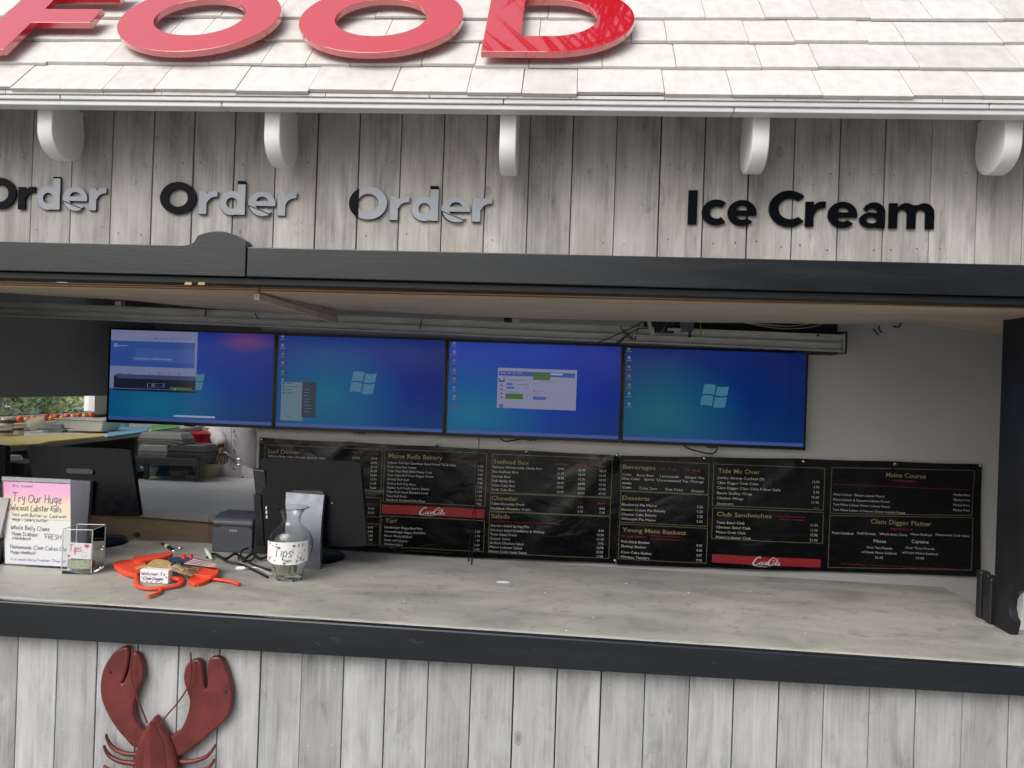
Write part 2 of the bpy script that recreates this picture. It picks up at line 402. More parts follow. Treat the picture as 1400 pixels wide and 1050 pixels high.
# ------------------------------------------------------------------ upper plank wall
def backing(mb, x0, x1, z0, z1, y=.022): return mb.box((x0, y, z0), (x1, y+.02, z1))
PW = .14
def plank_wall(name, label, X0, ks, z0, z1, mat, seed):
    t = thing(name, label, 'wall', (X0+PW*(ks[0]+ks[-1])/2, .01, z0))
    backing(MB(), X0+PW*ks[0], X0+PW*(ks[-1]+1), z0, z1).build('backing_board', 'black_paint', t)
    rnd = random.Random(seed)
    protos = []
    for q in range(4):
        gap = (.0016, .0022, .0011, .0028)[q]
        mbp = MB(); mbp.box((gap, 0, 0), (PW-gap*.6, .02, z1-z0))
        protos.append(mbp.build('plank', mat, t, origin=(0,0,0), bevel=.0022))
    first = True
    for k in ks:
        p = rnd.choice(protos); o = p.copy(); COL.objects.link(o); o.parent = t
        o.location = Vector((X0+PW*k, rnd.uniform(-.0015, .0015), z0)) - t.location
        o.rotation_euler = (0, rnd.uniform(-.001, .001), 0)
    for p in protos: bpy.data.objects.remove(p)
    mb = MB()
    for k in ks:
        for zz in (z0+.12, z0+.36 if z1-z0 < .7 else z0+.55, z1-.10):
            for dx in (.03, .11):
                if rnd.random() < .55: continue
                cx = X0+PW*k+dx+rnd.uniform(-.006,.006); cz = zz+rnd.uniform(-.012,.012); r = .0021
                mb.add([(cx+r*math.cos(a), -.0019, cz+r*math.sin(a)) for a in [q*math.pi/4 for q in range(8)]]+[(cx+r*math.cos(a), .0005, cz+r*math.sin(a)) for a in [q*math.pi/4 for q in range(8)]], [tuple(range(8))]+[(q,(q+1)%8,8+(q+1)%8,8+q) for q in range(8)])
    mb.build('nail_heads', 'galvanised' if seed == 5 else 'jar_brown', t)['kind'] = 'stuff'
    return t
plank_wall('plank_wall', 'dark weathered grey plank wall under the white shingle roof', -1.8172, range(-7, 25), 2.10, 2.76, 'weathered_plank', 3)
plank_wall('plank_wall', 'pale whitewashed plank wall below the concrete counter', -1.5288, range(-9, 23), -.01, .90, 'whitewashed_plank', 5)
# nail heads and small dents live in the planks' relief

# ------------------------------------------------------------------ roof
S = math.radians(50); YE, ZE = -.25, 2.58
def RF(x, s, n=0): return Vector((x, YE+s*math.cos(S)-n*math.sin(S), ZE+s*math.sin(S)+n*math.cos(S)))
roof = thing('shingle_roof', 'white wooden shingle roof over the stand with red letters on it', 'roof', (0, YE, ZE))
XL, XR = -2.75, 2.3
d = MB(); d.hexa([RF(XL,.05,-.03), RF(XR,.05,-.03), RF(XR,1.75,-.03), RF(XL,1.75,-.03), RF(XL,.02,-.001), RF(XR,.02,-.001), RF(XR,1.75,-.001), RF(XL,1.75,-.001)])
d.build('roof_deck', 'white_paint', roof)
rnd = random.Random(11)
EXPO, A_ = .1575, .0217
cache = {}
def shingle_mesh(wd, L, t):
    key = (wd, L, t)
    if key in cache: return cache[key]
    mb = MB(); c, s_ = math.cos(S), math.sin(S)
    def q(x, s, n): return (x, s*c-n*s_, s*s_+n*c)
    mb.hexa([q(0,0,A_+.004-t), q(wd,0,A_+.004-t), q(wd,L,.0), q(0,L,.0), q(0,0,A_+.004), q(wd,0,A_+.004), q(wd,L,.004), q(0,L,.004)])
    o = mb.build('shingle', 'white_shingle', None, origin=(0,0,0), bevel=.0012); cache[key] = o.data; bpy.data.objects.remove(o); return cache[key]
for row in range(9):
    x = XL + rnd.uniform(0, .2)
    n_ = 0
    while x < XR-.05:
        wd = rnd.choice((.11, .14, .165, .19, .22, .25, .29, .34)) if row else rnd.choice((.16, .19, .22, .25, .29))
        wd = min(wd, XR-x)
        wd = round(wd, 3)
        me = shingle_mesh(wd-.0018, .32, rnd.choice((.009, .0105, .0118)))
        o = bpy.data.objects.new('shingle', me); COL.objects.link(o); o.parent = roof
        o.location = RF(x, row*EXPO + rnd.uniform(-.005, .005), rnd.uniform(-.0004, .0010)) - roof.location
        o.rotation_euler = (0, rnd.uniform(-.004, .004), 0)
        x += wd; n_ += 1
# starter course: a thin doubled row under the first one
x = XL
while x < XR-.05:
    wd = min(rnd.choice((.18, .23, .27, .31)), XR-x)
    mb = MB(); z = 2.5815; mb.box((x+.001, -.262, z-.0005), (x+wd-.001, -.196, z+.0085)); mb.build('starter_shingle', 'white_shingle', roof); x += wd
# fascia: two stepped boards, each length butted to the next
xs = [XL, -1.55, -.203, 1.16, XR]
for a, b_ in zip(xs, xs[1:]):
    mb = MB(); mb.box((a+.001, -.2575, 2.5665), (b_-.001, -.204, 2.5808)); mb.build('fascia_board', 'fascia_paint', roof, bevel=.003)
xs = [XL, -1.05, .46, XR]
for a, b_ in zip(xs, xs[1:]):
    mb = MB(); mb.box((a+.001, -.2505, 2.5515), (b_-.001, -.206, 2.5662)); mb.build('fascia_trim', 'fascia_paint', roof, bevel=.003)
# soffit boards between the fascia and the wall sit high, following the slope
mb = MB(); mb.hexa([RF(XL,.09,-.062), RF(XR,.09,-.062), RF(XR,.36,-.062), RF(XL,.36,-.062), RF(XL,.09,-.032), RF(XR,.09,-.032), RF(XR,.36,-.032), RF(XL,.36,-.032)]); mb.build('soffit', 'white_paint', roof)
# brackets
prof = [(-.20, 2.60), (-.20, 2.49)] + [(p[0], p[1]) for p in arc(-.118, 2.480, .082, .078, 180, 355, 18)] + [(-.034, 2.51), (-.040, 2.535), (-.046, 2.56), (-.040, 2.60)]
side = ['leftmost white bracket under the eave above the first Order sign', 'white bracket under the eave above the middle Order sign', 'white bracket under the eave seen exactly head on, near the third Order sign', 'white bracket under the eave above the start of the Ice Cream sign', 'rightmost white bracket under the eave past the Ice Cream sign']
for (xa, lab, dz) in zip((-1.638, -.9135, -.192, .550, 1.260), side, (.020, .008, -.006, .012, .020)):
    mb = MB(); mb.plate([[(p, q+(dz if q < 2.59 else 0)) for p, q in prof]], .050, lambda u, v, w, xa=xa: (xa+w, u, v), bev=.005)
    solo(mb, 'eave_bracket', 'white_paint', lab, 'bracket', 'white scroll brackets under the eave')

# ------------------------------------------------------------------ lettering on boards (cut-out letters)
def thick(mb, outs, fn, bev=0, depth=.012): mb.plate(outs, depth, fn, bev=bev)
def G_O(cx=0, w_=1.0, r=.5, t=.2): return [arc(cx, r, r*w_, r, 0, 358, 44)[:-1], arc(cx, r, r*w_-t, r-t, 0, 358, 44)[:-1]]
# glyphs in units where x-height = 1; geometric bold sans; returns (outlines, advance)
T = .30
def L_O():
    R_ = .70; return [arc(R_, R_, R_, R_, 0, 355, 60), arc(R_, R_, R_-T-.02, R_-T-.02, 0, 355, 60)], 1.50
def L_r():
    return [[(0,0),(T,0),(T,.50)]+arc(.66, .42, .34, .34, 165, 82, 8)+[(.72,1.02)]+arc(.60,.62,.38,.40, 78, 140, 6)+[(T,.86),(T,1.0),(0,1.0)]], .80
def L_d():
    return [[(.98,0),(.98,1.48),(.98-T,1.48),(.98-T,.92)]+arc(.48,.5,.48,.52, 66, 294, 30)+[(.98-T,.09),(.98-T,0)],
            arc(.475,.5,.215,.24, 0, 350, 28)], 1.10
def L_e():
    o = arc(.52,.5,.52,.52, 0, 318, 40)
    i = arc(.52,.5,.24,.28, 312, 205, 16)
    return [[(1.04,.46)]+arc(.52,.5,.52,.52, 2, 318, 40)+[(.735,.27)]+arc(.52,.48,.25,.25, 310, 188, 14)+[(.30,.40),(1.035,.40)],
            [(.30,.60),(.76,.60)]+arc(.53,.60,.22,.20, 10, 170, 12)], 1.12
def L_c():
    return [arc(.52,.5,.52,.52, 48, 312, 40)+arc(.54,.5,.25,.25, 312, 48, 26)], .93
def L_C():
    return [arc(.72,.70,.72,.73, 42, 318, 46)+arc(.76,.70,.42,.42, 312, 48, 30)], 1.30
def L_I(): return [[(0,0),(.33,0),(.33,1.38),(0,1.38)]], .50
def L_m():
    o = [(0,0),(T,0),(T,.55)]+arc(.47,.56,.17,.20, 180, 0, 10)+[(.64,0),(.64+T,0),(.64+T,.55)]+arc(1.11,.56,.17,.20, 180, 0, 10)+[(1.28,0),(1.58,0),(1.58,.62)]+arc(1.22,.62,.36,.40, 0, 125, 12)+arc(.60,.62,.34,.40, 52, 140, 9)+[(T,.86),(T,1),(0,1)]
    return [o], 1.70
def L_a():
    o = [(.90,0),(.90,.60)]+arc(.50,.60,.40,.42, 0, 158, 16)+[(.23,.66)]+arc(.45,.60,.18,.19, 150, 8, 8)+[(.62,.60)]+arc(.40,.31,.40,.31, 80, 300, 22)+[(.62,.10),(.62,0)]
    return [o, arc(.42,.31,.19,.13, 0, 345, 18)], 1.03
GL = {'O': L_O, 'r': L_r, 'd': L_d, 'e': L_e, 'c': L_c, 'C': L_C, 'I': L_I, 'm': L_m, 'a': L_a}
def bis(mb_v, co, no):
    """keep the part of a mesh on the side the normal points to"""
    vs, fs = mb_v.v, mb_v.f
    bm = bmesh.new(); V = [bm.verts.new(v) for v in vs]
    for f in fs:
        try: bm.faces.new([V[i] for i in f])
        except ValueError: pass
    bmesh.ops.remove_doubles(bm, verts=bm.verts, dist=1e-6)
    r = bmesh.ops.bisect_plane(bm, geom=bm.verts[:]+bm.edges[:]+bm.faces[:], plane_co=co, plane_no=no, clear_inner=True)
    ed = [e for e in bm.edges if len(e.link_faces) == 1]
    if ed: bmesh.ops.holes_fill(bm, edges=ed)
    bm.verts.index_update()
    o = MB(); o.v = [v.co.copy() for v in bm.verts]; o.f = [tuple(v.index for v in f.verts) for f in bm.faces]; o.sm = [False]*len(o.f); bm.free(); return o
def word(name, s, x0, x1, zb, xh, label, adv_tweak=None, film=None, space=.45, tilt=0):
    """letters standing 6 mm thick just off the planks"""
    pos = []; x = 0
    for ch in s:
        if ch == ' ': x += space; continue
        outs, adv = GL[ch](); pos.append((ch, outs, x)); x += adv
    last = max(p[0] for o in pos[-1][1] for p in o)+pos[-1][2]
    kx = (x1-x0)/last
    t = thing(name, label, 'sign', ((x0+x1)/2, -.012, zb), 'word signs in cut-out letters')
    for ch, outs, xo in pos:
        base = lambda u, v, w, xo=xo: (x0+(xo+u)*kx, -.0065+w, zb+v*xh)
        mb = MB(); mb.plate(outs, .007, base); mb.build('letter', 'black_acrylic', t)
        if film:
            fx, top = film
            mb = MB(); mb.plate([[(p[0], p[1]) for p in o] for o in outs], .0010, lambda u, v, w: (x0+(xo+u)*kx+.0014, -.0110+w, zb+v*xh+.0012))
            if min(v.x for v in mb.v) < fx: mb = bis(mb, (fx,0,0), (1,0,0))
            if mb.f and ch == 'd': mb = bis(mb, (0,0,zb+top*xh), (0,0,-1))
            if mb.f and ch == 'e':    # the film has split and lifted on the e
                up_ = bis(mb, (x0+(xo+.5)*kx, 0, zb+.24*xh), (.38, 0, 1)); lo_ = bis(mb, (x0+(xo+.5)*kx, 0, zb+.20*xh), (-.38, 0, -1))
                mb = MB(); mb.add(up_.v, up_.f); mb.add([Vector((v.x+.004, v.y-.003, v.z-.002)) for v in lo_.v], lo_.f)
            if mb.f: mb.build('film', 'grey_film', t)
    return t
word('order_sign', 'Order', -1.98, -1.548, 2.284, .0755, 'leftmost Order sign, cut off by the photo edge, grey film on der', film=(-1.792, 1.40))
word('order_sign', 'Order', -1.362, -.898, 2.279, .0765, 'middle Order sign, its O all black and the rest under grey film', film=(-1.232, 1.33))
word('order_sign', 'Order', -.722, -.252, 2.272, .0775, 'rightmost Order sign, grey film on all but a black sliver of its O', film=(-.688, 1.33))
t = word('ice_cream_sign', 'Ice Cream', .375, 1.133, 2.2795, .0785, 'solid black Ice Cream sign in bold letters on the grey planks', space=.36)

# FOOD, thick red acrylic letters standing off the roof
food = thing('food_sign', 'big glossy red letters FOOD standing off the white shingle roof', 'sign', RF(-.85,.15,.05))
def roofplate(outs, lab):
    mb = MB(); mb.plate(outs, .020, lambda u, v, w: RF(u, v, .058+w), bev=.0015, res=1); return mb.build('letter', 'red_acrylic', food)
F_ = [(-1.892,.150),(-1.774,.150),(-1.774,.332),(-1.573,.332),(-1.573,.430),(-1.774,.430),(-1.774,.508),(-1.548,.508),(-1.548,.61),(-1.892,.61)]
roofplate([F_], 'F')
for cx in (-1.222, -.6235): roofplate([arc(cx,.378,.2635,.235, 0, 357, 90), arc(cx,.378,.148,.128, 0, 357, 72)], 'O')
D_ = [(-.281,.155)]+[(-.06,.155)]+arc(-.07,.380,.252,.225, -88, 88, 44)+[(-.281,.605)]
Di = [(-.168,.255)]+arc(-.075,.380,.142,.125, -88, 88, 36)+[(-.168,.505)]
roofplate([D_, Di], 'D')
for lx, ls in ((-1.83,.2),(-1.83,.5),(-1.44,.38),(-1.0,.38),(-.84,.38),(-.4,.38),(-.22,.22),(-.22,.54),(.13,.38)):
    mb = MB(); mb.tube([RF(lx,ls,.012), RF(lx,ls,.05)], .006); mb.build('standoff_pin', 'chrome', food)

# ------------------------------------------------------------------ header beams over the opening
JX = -1.047
xa, xb = atY(258,332,-.04).x, JX-.002; xm_ = (xa+xb)/2
mb = MB(); mb.plate([[(-3.0,2.0725),(xb,2.0725),(xb,2.188)]+[(p.x,p.y) for p in catmull([(xb,2.188,0),(xm_+.060,2.209,0),(xm_+.005,2.2195,0),(xm_-.060,2.207,0),(xa+.015,2.180,0),(xa-.012,2.1705,0)],6)[1:]]+[(xa-.03,2.1695),(-3.0,2.1695)]], .039, lambda u,v,w: (u, -.0205+w, v), bev=.002, res=1)
solo(mb, 'header_beam', 'slate_paint', 'dark slate header board left of the joint, rising in a low arch at its right end', 'beam')
mb = MB(); mb.box((JX+.002,-.040,2.0725), (1.66,-.001,2.1695)); solo(mb, 'header_beam', 'slate_paint', 'dark slate header board right of the joint, reaching under the Ice Cream sign', 'beam', bevel=.003)
mb = MB(); mb.box((-3.0,-.022,2.0485), (1.66,.043,2.0715)); solo(mb, 'opening_head', 'black_paint', 'thin black rail directly beneath the header boards', 'rail', bevel=.003)
mb = MB(); mb.box((-3.0,.0,2.0720), (1.66,.016,2.0980)); 
# ------------------------------------------------------------------ swung-up plywood shutters
def shutter(label, xf0, xf1, pf, back, edge_mats=True, y0=.045, y1=1.0):
    """grid between a front edge (fixed height) and a back edge whose height follows the sheet's warp"""
    n = 14
    t = thing('plywood_shutter', label, 'shutter', ((xf0+xf1)/2, y0, pf(xf0)), 'plywood shutters folded up under the header')
    bx0, bx1 = back[0][0], back[-1][0]
    def bz(x):
        for a, b_ in zip(back, back[1:]):
            if x <= b_[0]+1e-9:
                k = (x-a[0])/(b_[0]-a[0]); k = k*k*(3-2*k); return a[1]+(b_[1]-a[1])*k
        return back[-1][1]
    TH = .018
    vs = []; m_ = 8
    for j in range(m_+1):
        q = j/m_
        for i in range(n+1):
            u = i/n; xf = xf0+(xf1-xf0)*u; xb_ = bx0+(bx1-bx0)*u; x = xf+(xb_-xf)*q
            zf = pf(xf); z = zf+(bz(xb_)-zf)*(q**1.25)
            vs.append(Vector((x, y0+(y1-y0)*q, z)))
    N = len(vs); top = [v+Vector((0,0,TH)) for v in vs]
    fs = [(j*(n+1)+i, j*(n+1)+i+1, (j+1)*(n+1)+i+1, (j+1)*(n+1)+i) for j in range(m_) for i in range(n)]
    mb = MB(); mb.add(vs+top, fs+[tuple(N+k for k in reversed(f)) for f in fs], True)
    per = [i for i in range(n+1)]+[(j+1)*(n+1)-1 for j in range(1, m_+1)]+[m_*(n+1)+i for i in range(n-1, -1, -1)]+[j*(n+1) for j in range(m_-1, 0, -1)]
    mb.add([v for v in vs+top], [(a, b_, b_+N, a+N) for a, b_ in zip(per, per[1:]+per[:1])])
    mb.build('sheet', 'plywood', t)
    # layered front edge: veneers, each proud by a hair
    for q, (za, zb, mt, pr) in enumerate(((-.0003,.0042,'ply_edge_light',.0012),(.0044,.0078,'ply_edge_dark',.0006),(.0080,.0118,'ply_edge_light',.0014),(.0120,.0150,'ply_edge_dark',.0006),(.0152,.0184,'ply_edge_light',.0010))):
        mb = MB()
        for i in range(n):
            a, b_ = vs[i], vs[i+1]
            mb.add([a+Vector((0,-pr,za)), b_+Vector((0,-pr,za)), b_+Vector((0,-pr,zb)), a+Vector((0,-pr,zb)), a+Vector((0,.0005,za)), b_+Vector((0,.0005,za)), b_+Vector((0,.0005,zb)), a+Vector((0,.0005,zb))], [(0,1,2,3),(0,4,5,1),(3,2,6,7)])
        mb.build('veneer', mt, t)
    return t
shutter('left plywood shutter folded up, sagging at its right end where the two sheets meet', -2.95, -1.037, lambda x: 2.027+.006*(x+2), [(-3.3,2.125),(-2.681,2.110),(-2.211,2.088),(-1.469,2.050),(-1.050,2.032)])
shutter('right plywood shutter folded up over most of the opening, warped at its far right', -1.030, 1.575, lambda x: 2.0325+.004*(x+1), [(-1.015,2.067),(-.244,2.052),(.5,2.055),(1.052,2.064),(1.30,2.068),(1.52,2.086),(1.9,2.030)])
# brass hinges on the underside near the joint
for (px, lab) in ((258, 'left brass hinge leaf above the plywood near the arched cap'), (276, 'right brass hinge leaf above the plywood near the arched cap')):
    p = atY(px, 387.5, -.023); mb = MB(); mb.box((p.x-.011,-.0255,p.z-.004),(p.x+.011,-.0222,p.z+.004)); mb.tube([(p.x-.012,-.027,p.z-.004),(p.x+.012,-.027,p.z-.004)],.0022,6)
    solo(mb, 'hinge', 'brass', lab, 'hinge', 'brass hinges of the shutters')
# edge strip of the left sheet's right end
a = Vector((-1.034,.045,2.018)); bq = Vector((-1.046,1.0,2.020))
mb = MB(); mb.hexa([a+Vector((-.018,0,-.012)), a+Vector((.001,0,-.012)), bq+Vector((.001,0,-.014)), bq+Vector((-.02,0,-.014)), a+Vector((-.018,0,.010)), a+Vector((.001,0,.010)), bq+Vector((.001,0,.012)), bq+Vector((-.02,0,.012))])
solo(mb, 'edge_batten', 'plywood', 'loose wooden batten along the right end of the left plywood shutter', 'batten')

# ------------------------------------------------------------------ counter
ctr = thing('counter', 'concrete topped serving counter with a dark slate front board', 'counter', (0,.45,.90))
n = 30; mb = MB(); X0_, X1_ = -2.98, 1.66
rr = random.Random(2); vs = []
xs = [X0_+(X1_-X0_)*i/160 for i in range(161)]
fy = [-.020+.0045*noise.noise(Vector((x*9,0,0)))+.003*noise.noise(Vector((x*31,4,0))) for x in xs]
vt = [(x, y, ctz(x)) for x, y in zip(xs, fy)]; vb = [(x, .96, ctz(x)) for x in xs]; lt = [(x, y, ctz(x)-.055) for x, y in zip(xs, fy)]; lb = [(x, .96, ctz(x)-.055) for x in xs]
N = len(xs); V_ = vt+vb+lt+lb; fs = []
for i in range(N-1):
    fs += [(i, i+1, N+i+1, N+i), (2*N+i, 3*N+i, 3*N+i+1, 2*N+i+1), (i, 2*N+i, 2*N+i+1, i+1), (N+i, N+i+1, 3*N+i+1, 3*N+i)]
fs += [(0, N, 3*N, 2*N), (N-1, 3*N-1, 4*N-1, 2*N-1)]
mb.add(V_, fs); mb.build('countertop', 'concrete', ctr)
mb = MB()
def fb(x, dz): return ctz(x)+dz
mb.hexa([(X0_,-.052,.857),(X1_,-.052,.857),(X1_,-.023,.857),(X0_,-.023,.857),(X0_,-.052,fb(X0_,.0)),(X1_,-.052,fb(X1_,-.0)),(X1_,-.023,fb(X1_,-.0)),(X0_,-.023,fb(X0_,.0))])
mb.build('front_board', 'slate_paint', ctr, bevel=.0065)
mb = MB()
for pts in (((452,872),(458,875),(464,880)),((456,871),(466,877)),((430,878),(436,881),(440,883)),((556,874),(564,877),(572,879),(580,877)),((560,873),(568,876)),((974,908),(978,906)),((728,888),(732,887)),((1110,906),(1112,907)),((290,862),(296,865))):
    P = [atY(a, b_, -.0526) for a, b_ in pts]; ribbon(mb, [(p.x, p.z) for p in P], .0006, lambda u, v: (u, -.0526, v), k=3)
mb.build('paint_scratches', 'grey_stand', ctr)['kind'] = 'stuff'
mb = MB(); mb.box((X0_,.93,.80),(1.6,.958,.902)); mb.build('back_rail', 'knotty_pine', ctr)
# small pale chips and a puddle spot
p = atK(688,796); mb = MB(); mb.lathe((p.x,p.y,p.z+.0006), [(.0001,.0016),(.014,.0014),(.0185,.0)], 20); 
for v in mb.v: v.x = p.x+(v.x-p.x)*1.5
solo(mb, 'plaster_blob', 'paper_white', 'small white blob in the middle of the concrete counter', 'blob')

# ------------------------------------------------------------------ right jamb with scrolled foot
JXX = 1.575
pts = [(.47,2.068),(.47,1.09),(.47,.99)]
def jz(y): return ctz(1.58)+.001
prof = [(-.02,2.047),(.408,2.047),(.408,1.12),(.406,jz(0)),(.300,jz(0)),(.285,.992),(.302,1.005),(.312,1.03),(.310,1.060),(.296,1.082),(.268,1.100),(.22,1.118),(.15,1.135),(.05,1.14),(-.02,1.14)]
mb = MB(); mb.plate([prof], .028, lambda u,v,w: (JXX+.014+w, u, v), bev=.002)
jm = thing('door_jamb', 'black painted side board of the opening with a scrolled foot on the counter', 'side board', (JXX, .2, .96))
mb.build('board', 'black_paint', jm)
for (ya, yb, zt, xo) in ((.482,.512,1.088,-.010),(.446,.477,1.083,-.004),(.411,.441,1.078,-.012)):
    mb = MB(); mb.box((JXX+xo,ya,jz(0)),(JXX+.028,yb,zt+.03)); mb.build('moulding', 'black_plastic', jm, bevel=.006)
# white wall outside and beyond the jamb: end wall of the shop
a0 = Vector((1.6055,.400,0)); a1 = Vector((2.42,1.86,0)); dn = Vector((.05,-.03,0))
mb = MB(); mb.hexa([a0, a0+dn, a1+dn, a1, a0+Vector((0,0,2.6)), a0+dn+Vector((0,0,2.6)), a1+dn+Vector((0,0,2.6)), a1+Vector((0,0,2.6))])
solo(mb, 'end_wall', 'wall_paint', 'pale grey end wall of the stand behind the black jamb', 'wall')

mb = MB(); mb.box((1.79,.75,.55),(2.5,.775,1.45)); solo(mb, 'outdoor_glare_board', 'white_paint', 'added white board standing in for the bright outdoors past the scrolled foot of the black jamb', 'board', bevel=.003)  # white board added to stand in for the bright outdoors
rr = random.Random(77); mb = MB()
for k in range(46):
    x = rr.uniform(-1.9, 1.55); y = rr.choice((rr.uniform(-.012,.05), rr.uniform(0,.9), rr.uniform(0,.9))); s_ = rr.uniform(.0008,.0028); a_ = rr.uniform(0,3.1); z = ctz(x)
    e1 = Vector((math.cos(a_),math.sin(a_),0))*s_*rr.uniform(1,2.2); e2 = Vector((-math.sin(a_),math.cos(a_),0))*s_; p = Vector((x,y,z+.0005))
    mb.add([p-e1,p+e2,p+e1,p-e2,p+Vector((0,0,s_*.8))],[(0,1,4),(1,2,4),(2,3,4),(3,0,4)])
solo(mb, 'plaster_crumbs', 'paper_white', 'tiny white crumbs scattered over the concrete counter', 'crumbs', kind='stuff')
# ------------------------------------------------------------------ inner walls and ceiling
YB = 1.80
mb = MB(); mb.box((-1.73,YB,0),(2.44,YB+.09,2.62)); solo(mb, 'back_wall', 'wall_paint', 'plain pale grey wall carrying the screens and the menu banners', 'wall')
mb = MB(); mb.box((-5.3,.05,2.62),(2.44,1.95,2.70)); mb.box((-5.3,5.4,2.62),(2.44,7.0,2.70)); mb.box((-2.0,1.95,2.62),(2.44,5.4,2.70)); solo(mb, 'ceiling', 'ceiling_dark', 'dark ceiling inside the food stand', 'ceiling', kind='structure')
mb = MB(); mb.box((-5.3,6.7,0),(2.44,6.8,.85)); mb.box((-5.3,6.7,2.35),(2.44,6.8,2.62)); mb.box((-5.3,6.7,.85),(-3.2,6.8,2.35)); mb.box((2.2,6.7,.85),(2.44,6.8,2.35)); solo(mb, 'kitchen_rear_wall', 'kitchen_wall', 'rear wall at the far end of the kitchen', 'wall')
for k, (x0, x1) in enumerate(((-3.19,-1.42),(-1.38,.39),(.43,2.19))):  # unseen windows, added so that more daylight reaches the kitchen
    t = thing('added_rear_window', ('left','middle','right')[k]+' unseen wide window added in the rear kitchen wall for daylight', 'window', ((x0+x1)/2,6.75,.85), 'added rear kitchen windows')
    mb = MB(); mb.quad((x0,6.75,.86),(x1,6.75,.86),(x1,6.75,2.34),(x0,6.75,2.34)); mb.build('pane', 'clear_glass', t)
    mb = MB(); mb.box((x0,6.72,.85),(x0+.05,6.78,2.35)); mb.box((x1-.05,6.72,.85),(x1,6.78,2.35)); mb.box((x0+.05,6.72,.85),(x1-.05,6.78,.90)); mb.box((x0+.05,6.72,2.30),(x1-.05,6.78,2.35)); mb.build('frame', 'white_paint', t)
mb = MB(); mb.box((2.44,1.9,0),(2.5,6.8,2.62)); solo(mb, 'kitchen_side_wall', 'kitchen_wall', 'dark kitchen wall behind the partition with the banners', 'wall')
mb = MB(); mb.box((-5.3,.05,0),(-2.96,.09,2.62)); solo(mb, 'front_return_wall', 'kitchen_wall', 'inside face of the front wall left of the opening', 'wall')
# ------------------------------------------------------------------ screens on the back wall
YT = 1.72
def screen_mat(name, glow, gpos, base, glare=None):
    b = NB(name); tc = b.n('ShaderNodeTexCoord'); sp = b.n('ShaderNodeSeparateXYZ'); b.l(tc.outputs['Generated'], sp.inputs[0])
    def rad(cx, cz, sx, sz):
        def lin(o, c, s_):
            m1 = b.n('ShaderNodeMath', operation='SUBTRACT'); b.l(o, m1.inputs[0]); m1.inputs[1].default_value = c
            m2 = b.n('ShaderNodeMath', operation='DIVIDE'); b.l(m1.outputs[0], m2.inputs[0]); m2.inputs[1].default_value = s_
            m3 = b.n('ShaderNodeMath', operation='MULTIPLY'); b.l(m2.outputs[0], m3.inputs[0]); b.l(m2.outputs[0], m3.inputs[1]); return m3.outputs[0]
        a = b.n('ShaderNodeMath', operation='ADD'); b.l(lin(sp.outputs[0], cx, sx), a.inputs[0]); b.l(lin(sp.outputs[2], cz, sz), a.inputs[1])
        s_ = b.n('ShaderNodeMath', operation='SQRT'); b.l(a.outputs[0], s_.inputs[0]); return b.ramp(s_.outputs[0], [(0, 1), (.45, .55), (1, 0)])
    vert = b.ramp(sp.outputs[2], [(0, base[0]), (.45, base[1]), (1, base[2])])
    horiz = b.ramp(sp.outputs[0], [(0, (1,1,1)), (.55, (.9,.9,1)), (1, (.8,.55,.72))])
    c = b.mix(1, vert, horiz, 'MULTIPLY')
    c = b.mix(rad(gpos[0], gpos[1], .48, .62), c, glow)
    if glare: c = b.mix(rad(*glare[1]), c, glare[0])
    b.set(color=(.004,.004,.006), emit=c, estr=SCR, rough=.12, spec=.28); return name
SCR = .54
base = [(.004,.065,.20), (.005,.055,.31), (.014,.040,.31)]
screen_mat('desktop_glow_one', (.010,.15,.27), (.28,.16), base, ((.16,.05,.20), (.84,.92,.2,.14)))  # last colour paints a pink reflected glare into the first display
screen_mat('desktop_glow_two', (.010,.15,.25), (.30,.36), [(.002,.07,.24), (.002,.035,.27), (.012,.045,.24)])
screen_mat('desktop_glow_three', (.010,.17,.30), (.14,.22), [(.003,.055,.27), (.005,.045,.38), (.020,.060,.40)])
screen_mat('desktop_glow_four', (.010,.14,.20), (.22,.32), [(.002,.055,.20), (.002,.035,.19), (.008,.028,.17)])
def flat_emit(name, c, s=None):
    b = NB(name); b.set(color=(.004,.004,.006), emit=c, estr=SCR if s is None else s, rough=.13); return name
flat_emit('win_light', (.20,.23,.40)); flat_emit('win_pale', (.26,.27,.42)); flat_emit('win_blue', (.035,.085,.33)); flat_emit('win_mid', (.055,.11,.36))
flat_emit('win_dark', (.012,.016,.035)); flat_emit('win_green', (.055,.14,.03)); flat_emit('win_ink', (.05,.07,.16)); flat_emit('logo_pale', (.06,.20,.33))
flat_emit('icon_white', (.17,.21,.32)); flat_emit('icon_orange', (.22,.13,.08)); flat_emit('icon_red', (.22,.05,.06)); flat_emit('taskbar', (.05,.10,.33)); flat_emit('win_text', (.34,.38,.55)); flat_emit('menu_dark', (.025,.035,.055))
flat_emit('menu_list', (.12,.20,.26))
YS = YT-.0008
def WL(u, z): return Vector((u, YS, z))
def logo_mesh(cx, cz, sz):
    mb = MB()
    def pane(x0, x1, z0, z1):
        n = 8; top = []; bot = []
        for i in range(n+1):
            u = x0+(x1-x0)*i/n; wv = .085*math.sin((u+1)*math.pi*.5*1.9+.3)
            top.append((u+.16*z1, z1+wv)); bot.append((u+.16*z0, z0+wv))
        for i in range(n): mb.quad(WL(cx+bot[i][0]*sz, cz+bot[i][1]*sz), WL(cx+bot[i+1][0]*sz, cz+bot[i+1][1]*sz), WL(cx+top[i+1][0]*sz, cz+top[i+1][1]*sz), WL(cx+top[i][0]*sz, cz+top[i][1]*sz))
    pane(-1, -.06, .06, .85); pane(.06, 1, .06, .80); pane(-1, -.06, -.85, -.06); pane(.06, 1, -.9, -.06)
    return mb
